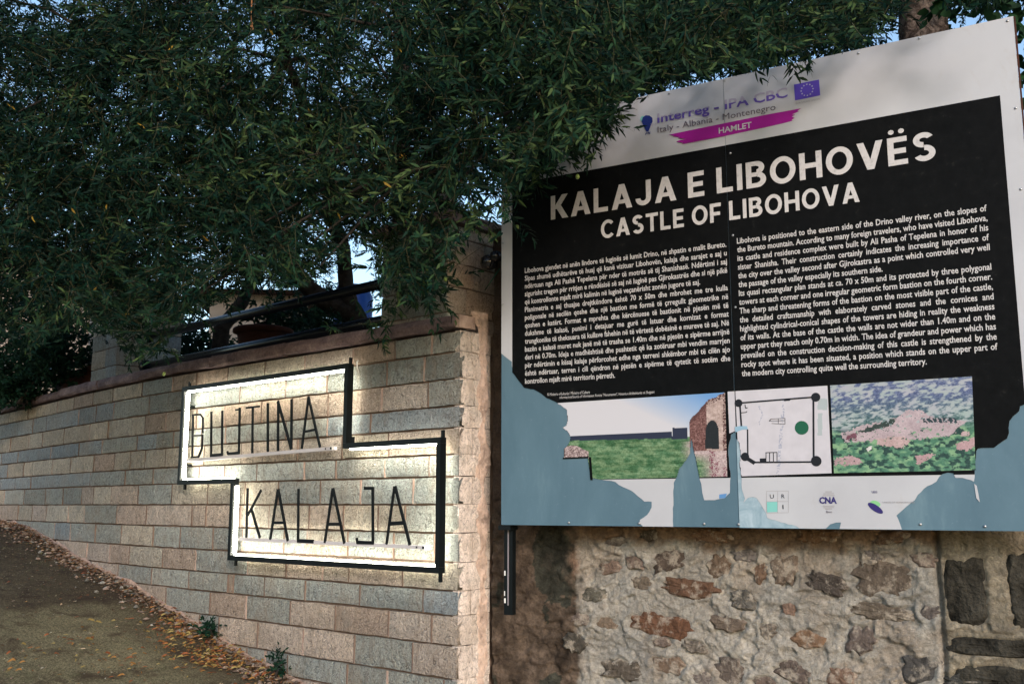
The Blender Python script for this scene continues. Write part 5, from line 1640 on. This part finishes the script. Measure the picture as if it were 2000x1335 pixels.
# hand-placed hanging sprays
spr = [(1010, 330, 3.9), (1090, 320, 3.85), (1150, 275, 3.8), (1050, 335, 3.9), (1110, 300, 3.85), (815, 560, 4.4), (830, 610, 4.3), (790, 560, 4.5), (730, 520, 4.6), (745, 600, 4.6), (870, 590, 4.25), (800, 520, 4.4), (780, 640, 4.5), (735, 680, 4.7), (330, 700, 5.2), (280, 670, 5.3), (220, 650, 5.4), (380, 640, 5.1), (430, 610, 5.0), (770, 600, 4.5), (760, 640, 4.5), (720, 640, 4.6), (700, 655, 4.7), (690, 600, 4.8), (740, 570, 4.5), (850, 600, 4.3), (855, 560, 4.3), (835, 520, 4.3), (760, 520, 4.5), (790, 480, 4.4), (1000, 430, 3.9), (1020, 375, 3.9), (985, 400, 3.9), (1040, 345, 3.9), (1075, 290, 3.85), (1110, 270, 3.8), (1140, 262, 3.8), (1165, 225, 3.8), (1575, 92, 3.55), (1600, 88, 3.6), (1556, 97, 3.55), (310, 670, 5.2), (250, 690, 5.3), (640, 660, 4.8), (505, 560, 5.0), (510, 600, 5.0), (1080, 300, 3.85), (1050, 300, 3.85), (1130, 285, 3.8)]
sb = np.array([tuple(at(x, y - 24, z)) for x, y, z in spr])
sdir = unit(r.normal(size=(len(spr), 3)) * .55 + np.array([.35, -.1, -.55]))
cdir = unit(r.normal(size=(nc, 3)) * .8 + np.array([.15, -.45, -.05]))
direc = unit(np.repeat(cdir, per, 0)[keep] + r.normal(size=(len(base), 3)) * .55)
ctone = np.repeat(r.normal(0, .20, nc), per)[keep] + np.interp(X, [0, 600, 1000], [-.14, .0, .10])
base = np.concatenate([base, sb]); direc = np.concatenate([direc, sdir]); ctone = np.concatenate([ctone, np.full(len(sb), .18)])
length = .11 + .13 * r.random(len(base)); length[-len(sb):] = .10 + .06 * r.random(len(sb))
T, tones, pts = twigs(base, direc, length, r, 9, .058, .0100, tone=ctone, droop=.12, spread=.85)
def screen(P):
    q = P - np.array([0, 0, EYE]); dp = q[:, 1] * cp + q[:, 2] * sp
    return CX + F * q[:, 0] / dp, CY - F * (q[:, 2] * cp - q[:, 1] * sp) / dp
# keep leaves clear of the board and of the brick wall
def clear(Tp):
    d1 = (Tp - np.array(BOARD.o)) @ np.array(BOARD.n); u1 = (Tp - np.array(BOARD.o)) @ np.array(BOARD.du); z1 = Tp[:, 2] - EYE
    bad = (np.abs(d1 - .0) < .075) & (u1 > UL - .04) & (u1 < UR + .04) & (z1 < VT + .04)
    d2 = (Tp - np.array(P0)) @ np.array(WN); u2 = (Tp - np.array(P0)) @ np.array(-WD)
    bad |= (d2 < .05) & (d2 > -.5) & (z1 < TOP + .10) & (u2 < .05)
    return ~bad
tip = T['p'] + T['d'] * T['l'][:, None]
kk_ = clear(tip)
qx, qy = screen(tip)
spd = np.min(np.linalg.norm(T['p'][:, None, :] - sb[None, :, :], axis=2), 1) < .2
kk_ &= (qy < np.interp(qx, YB[:, 0], YB[:, 1]) + 14) | spd
ex, ey = screen(pts[:, -1]); tk = ey < np.interp(ex, YB[:, 0], YB[:, 1]) + 10; tk[-len(sb):] = True; tk &= clear(pts[:, -1])
pts = pts[tk]
for k_ in T: T[k_] = T[k_][kk_]
tones = tones[kk_]
# the 300 leaves that show largest become leaves of their own
pr = T['p'] - np.array([0, 0, EYE]); dep = pr[:, 1] * cp + pr[:, 2] * sp; sx_ = CX + F * pr[:, 0] / dep
sy_ = CY - F * (pr[:, 2] * cp - pr[:, 1] * sp) / dep
vis = (sx_ > 5) & (sx_ < 1990) & (sy_ > 5) & (sy_ < 700)
face = np.abs((T['n'] * unit(pr)).sum(1))
score = np.where(vis, face * T['l'] / dep, 0)
big = np.argsort(-score)[:300]
mask = np.ones(len(dep), bool); mask[big] = False
leaf_me = [None] * 5
for i in range(5):
    loc = [(0, 0, 0), (.32, -.5, .03), (.32, .5, .03), (.72, -.33, -.01), (.72, .33, -.01), (1.0, 0, -.10)]
    me = mesh_from('leaf', loc, [(0, 1, 2), (1, 3, 4, 2), (3, 5, 4)])
    a2 = me.attributes.new('tone', 'FLOAT', 'POINT'); a2.data.foreach_set('value', [.15 + .17 * i] * 6)
    me.materials.append(M['leaf']); leaf_me[i] = me
for k_ in big:
    d = Vector(T['d'][k_]); n_ = Vector(T['n'][k_]); b_ = n_.cross(d).normalized(); n2 = d.cross(b_)
    l_, w_ = float(T['l'][k_]), float(T['w'][k_])
    mt = Matrix(((d.x * l_, b_.x * w_, n2.x * l_, T['p'][k_][0]), (d.y * l_, b_.y * w_, n2.y * l_, T['p'][k_][1]), (d.z * l_, b_.z * w_, n2.z * l_, T['p'][k_][2]), (0, 0, 0, 1)))
    o = bpy.data.objects.new('leaf', leaf_me[int(min(4, max(0, tones[k_] * 6 - .5)))]); COL.objects.link(o); o.parent = olive
    o.matrix_parent_inverse = Matrix.Translation(-olive.location); o.matrix_basis = mt
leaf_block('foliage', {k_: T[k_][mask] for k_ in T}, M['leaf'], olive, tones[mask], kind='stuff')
stem_block('twigs', pts, .0016, M['twig'], olive, kind='stuff')
print('near leaves', len(dep), 'twigs', len(pts))
# branches that carry the clumps
mb = MB(); limbs = [q for L_ in (L1[6:], L2[6:], L3, L4, L5) for q in L_]
for i in range(0, nc, 9):
    if cxs[i] > 1100: continue
    e = at(cxs[i], cys[i], zc[i]); q = min(limbs, key=lambda v: (v - e).length)
    if (q - e).length > 1.3 or e.z < q.z - .8: continue
    m_ = q.lerp(e, .5) + Vector((r.normal() * .06, r.normal() * .06, .08))
    mb.tube([q, q.lerp(m_, .5), m_, m_.lerp(e, .6), e], [.012, .010, .008, .006, .0035], 5, False)
mb.build('branches', M['bark'], olive, True, kind='stuff')
# olives
om = None
for (x, y, z) in [(405, 10, 4.4), (213, 430, 4.6), (495, 425, 4.5), (90, 527, 4.7), (1010, 443, 3.9), (320, 730, 5.0), (1128, 345, 3.75), (640, 215, 4.4), (870, 545, 4.1), (905, 210, 4.0)]:
    p_ = at(x, y, z)
    if om is None:
        mb = MB(); mb.lathe((0, 0, 0), [(.001, -.011), (.005, -.009), (.0078, -.004), (.0082, .001), (.0066, .007), (.003, .0105), (.001, .0115)], 10)
        om = mesh_from('olive', mb.v, mb.f, True); om.materials.append(M['olive'])
    o = link('olive', om, None, olive); o.location = p_; o.rotation_euler = (r.normal() * .3, r.normal() * .3, 0)
mb = MB()
for dx in (0, 5): mb.tube([at(492 + dx * .2, -30, 4.0), at(491, 30, 4.0), at(490 + dx, 63, 4.0)], .0022, 5)
tag(mb.build('dry_sprig', M['dead_twig']), 'dry orange brown pine needle pair hanging from the leaves at top centre left', 'needles')

# darker foliage farther back
def far_tree(label, n, Zlo, Zhi, leaf, x0, x1, y0, y1, seed, trunk, name='olive_tree', extra=None, mat='far_leaf', tone=0.0, pairs=7, lw=.0095, tl=.22, tr_=.07):
    r = np.random.default_rng(seed)
    x, y = sample(n // 8, r, x0, x1, y0, y1, extra)
    z = Zlo + (Zhi - Zlo) * r.random(len(x))
    X = np.repeat(x, 8) + r.normal(size=len(x) * 8) * 26; Y = np.repeat(y, 8) + r.normal(size=len(x) * 8) * 24; Z = np.repeat(z, 8) + r.normal(size=len(x) * 8) * .25
    k = (dens(X, Y) > .1 * r.random(len(X))); X, Y, Z = X[k], Y[k], Z[k]
    P = at_np(X, Y, Z)
    rt = empty(name, trunk[0], label=label, cat='tree')
    T, tn, pts = twigs(P, unit(r.normal(size=(len(P), 3)) + np.array([0, 0, -.15])), tl * (.6 + .6 * r.random(len(P))), r, pairs, leaf, lw, tone=tone)
    kk = clear(T['p'])
    leaf_block('foliage', {q: T[q][kk] for q in T}, M[mat], rt, tn[kk], kind='stuff')
    mb = MB(); mb.tube(trunk, [tr_, tr_ * .85, tr_ * .7, tr_ * .5][:len(trunk)], 12, wob=.15); mb.build('trunk', M['bark'], rt, True)
    print(label[:20], len(T['p']))
    return rt
def g_(x, y, z): q = at(x, y, z); return q
def trunk_at(x, z, ys): 
    b_ = at(x, 800, z); b_.z = zt - .02
    return [b_] + [at(x + dx, y, z) for dx, y in ys]
far_tree('second olive tree behind the railing with thin curved trunk left of the pots', 6500, 6.4, 8.8, .062, -260, 1150, -160, 640, 51, trunk_at(418, 7.4, [(15, 640), (55, 590), (90, 500)]))
far_tree('teal grey olive tree farther back between trunk and pale sky', 4200, 8.8, 11.0, .062, 380, 1000, 120, 640, 52, trunk_at(880, 9.6, [(0, 500), (-20, 400), (-30, 300)]), extra=lambda x, y: np.where((x > 540) & (x < 700) & (y > 330), 1.4, .8), lw=.010)
far_tree('dark dense tree rising behind the top of the information board', 7000, 4.9, 7.2, .060, 1080, 2250, -200, 230, 53, trunk_at(1450, 6.2, [(0, 300), (0, 100), (30, 0)]), tone=-.12, lw=.012)
# big rough trunk above the board
tb2 = at(1800, 60, 5.4)
gt = empty('large_tree', (tb2.x, tb2.y, zt - .5), label='thick trunk with flaky brown bark rising above the right side of the board', cat='tree')
mb = MB(); base_ = Vector((tb2.x, tb2.y, zt - .5))
NP = 30; mb.tube([base_ + (Vector((tb2.x + .02, tb2.y, 5.2)) - base_) * (i / NP) for i in range(NP + 1)], [.155 - .03 * i / NP for i in range(NP + 1)], 26, wob=.18)
mb.build('trunk', M['rough_bark'], gt, True)
# broad leaves at the right edge
r = np.random.default_rng(77); n_ = 700
x = r.uniform(1840, 2300, n_); y = r.uniform(-150, 420, n_); k = ((x > 1990 + (y - 40) * .075) | (y < 34 - (x - 1978) * .22)) ; x, y = x[k], y[k]
Pn = at_np(x, y, 4.7 + 1.0 * r.random(len(x)))
bt = empty('broad_leaved_tree', (Pn[0][0], Pn[0][1], zt), label='dark tree with broad leaves at the right edge beyond the board', cat='tree')
T, tn, pts = twigs(Pn, unit(r.normal(size=(len(Pn), 3))), .16 + .1 * r.random(len(Pn)), r, 4, .095, .045)
kk = clear(T['p'])
leaf_block('foliage', {q: T[q][kk] for q in T}, M['broad_leaf'], bt, tn[kk], kind='stuff')
q = at(2080, 300, 5.3); mb = MB(); mb.tube([Vector((q.x, q.y, zt - .5)), q, at(2040, -100, 5.4)], [.07, .05, .03], 10, wob=.1); mb.build('trunk', M['bark'], bt, True)

# ------------------------------------------------------------------ litter, pebbles, weeds
def litter():
    r = np.random.default_rng(9); V = []; Fc = []; Cc = []
    pal = [(.20, .085, .035), (.16, .055, .03), (.26, .15, .06), (.09, .045, .025), (.40, .29, .19), (.14, .085, .05)]
    def chip(p, l, w_, a_, tilt, colr, lift):
        d = Vector((math.cos(a_), math.sin(a_), 0)); b_ = Vector((-d.y, d.x, 0)); u = Vector((0, 0, 1))
        z = gz(p.x, p.y) + lift
        q = Vector((p.x, p.y, z)); i = len(V)
        cv = b_ * w_ * r.uniform(-.8, .8)
        pts = [q - d * l / 2, q - d * l * .2 + b_ * w_ / 2 + u * tilt * l * .7, q + d * l * .2 + b_ * w_ * .45 + cv * .5 + u * tilt * l, q + d * l / 2 + cv + u * tilt * l * .4, q + d * l * .15 - b_ * w_ * .4 + cv * .5 + u * tilt * l * .5, q - d * l * .2 - b_ * w_ / 2 + u * tilt * l * .2]
        V.extend(pts); Fc.append((i, i + 1, i + 5)); Fc.append((i + 1, i + 2, i + 4, i + 5)); Fc.append((i + 2, i + 3, i + 4)); Cc.extend([colr] * 6)
    n = 14000
    for _ in range(n):
        s_ = r.uniform(.2, SMAX * .95); p, t, nn_ = wp(s_)
        off = .03 + abs(r.normal()) * .10 if r.random() < .72 else r.uniform(.1, 1.8)
        den = .5 + mnoise.noise(Vector((s_ * 2.2, off * 3, 4)))
        if off > .25 and r.random() > den * .9: continue
        q = p + nn_ * off
        c_ = pal[r.integers(len(pal))]; j = r.uniform(.6, 1.3)
        l = r.uniform(.010, .030)
        chip(q, l, l * r.uniform(.15, .4), r.uniform(0, 6.3), r.uniform(.0, .35), (c_[0] * j, c_[1] * j, c_[2] * j), .006 + r.random() * .012)
    # drifts of longer yellow-orange leaves
    for (cx_, cy_, k_) in ((376, 1260, 200), (410, 1290, 240), (345, 1225, 120), (470, 1300, 120), (250, 1290, 40), (310, 1235, 60), (520, 1318, 80), (160, 1250, 40), (20, 1295, 40), (190, 1315, 30), (330, 1200, 40), (450, 1258, 40)):
        d_ = ray(cx_, cy_); tt = 3.0
        for _ in range(40):
            q = EYEV + d_ * tt; tt += (q.z - gz(q.x, q.y)) * .8
        for _ in range(k_):
            w2 = q + Vector((r.normal() * .09, r.normal() * .13, 0)); l = r.uniform(.014, .042)
            chip(w2, l, l * .16, r.uniform(0, 6.3), r.uniform(0, .5), [(.23, .115, .035), (.20, .07, .03), (.25, .19, .07)][r.integers(3)], .01 + r.random() * .014)
    # fine grit and moss flecks over the visible roadway
    gp = [(.16, .15, .085), (.22, .20, .13), (.10, .11, .055), (.30, .27, .20), (.13, .09, .055), (.07, .06, .045)]
    for _ in range(26000):
        s_ = r.uniform(.0, 7.0); p, t, nn_ = wp(s_); off = r.uniform(.03, 3.4)
        q = p + nn_ * off
        if mnoise.noise(Vector((q.x * 1.7, q.y * 1.7, 2))) < r.uniform(-.6, .25): continue
        c_ = gp[r.integers(6)]; j = r.uniform(.6, 1.25); l = r.uniform(.004, .015)
        chip(q, l, l * r.uniform(.25, .7), r.uniform(0, 6.3), r.uniform(0, .5), (c_[0] * j, c_[1] * j, c_[2] * j), .002 + r.random() * .006)
    me = mesh_from('fallen_leaves', V, Fc)
    ca = me.attributes.new('paint', 'FLOAT_COLOR', 'POINT'); arr = np.ones((len(V), 4), np.float32); arr[:, :3] = np.array(Cc); ca.data.foreach_set('color', arr.ravel())
    link('fallen_leaves', me, M['litter'], kind='stuff', label='dry orange and brown leaves strewn along the foot of the brick wall')
    # pebbles and mortar crumbs
    V = []; Fc = []; Cc = []
    for _ in range(7000):
        s_ = r.uniform(.2, SMAX * .95); p, t, nn_ = wp(s_)
        near = r.random() < .45
        off = .03 + abs(r.normal()) * .10 if near else r.uniform(.1, 3.2)
        q = p + nn_ * off + t * 0
        rad = (.005 + .019 * r.random() ** 2.2 if near else r.uniform(.002, .007)); z = gz(q.x, q.y) + rad * .3
        i = len(V); ax = [r.uniform(.6, 1.3) for _ in range(3)]; rot = r.uniform(0, 6.3)
        for vx, vy, vz in ((1, 0, 0), (0, 1, 0), (-1, 0, 0), (0, -1, 0), (.3, .2, .8), (-.3, -.2, .7), (0, 0, -.5)):
            xx = vx * ax[0] * rad; yy = vy * ax[1] * rad
            V.append((q.x + xx * math.cos(rot) - yy * math.sin(rot), q.y + xx * math.sin(rot) + yy * math.cos(rot), z + vz * rad * ax[2] * .7))
        for f in ((0, 1, 4), (1, 2, 5), (1, 5, 4), (2, 3, 5), (3, 0, 4), (3, 4, 5), (1, 0, 6), (2, 1, 6), (3, 2, 6), (0, 3, 6)): Fc.append(tuple(i + k for k in f))
        b_ = r.uniform(.35, 1.3) * (1 if near else .75); Cc.extend([(.24 * b_, .18 * b_, .145 * b_) if r.random() < .75 else (.26 * b_, .25 * b_, .22 * b_)] * 7)
    me = mesh_from('pebbles', V, Fc)
    ca = me.attributes.new('paint', 'FLOAT_COLOR', 'POINT'); arr = np.ones((len(V), 4), np.float32); arr[:, :3] = np.array(Cc); ca.data.foreach_set('color', arr.ravel())
    link('pebbles', me, M['litter'], kind='stuff', label='pinkish mortar crumbs and pebbles along the foot of the brick wall')
litter()
for (x, y, lab, sd_, sc) in ((424, 1232, 'small dark green weed at the foot of the brick wall, the farther of two', 61, .75), (563, 1318, 'small green weed at the foot of the brick wall near the bottom edge', 62, .85)):
    s_ = px_to_s(x, -.8); p, t, nn_ = wp(s_); p = p + nn_ * .07; p.z = gz(p.x, p.y)
    bush(lab, [(p + Vector((0, 0, .05 * sc)), (.05 * sc, .05 * sc, .055 * sc))], 26, .035, M['bush_leaf'], 'weed', sd_, tone=-.1)
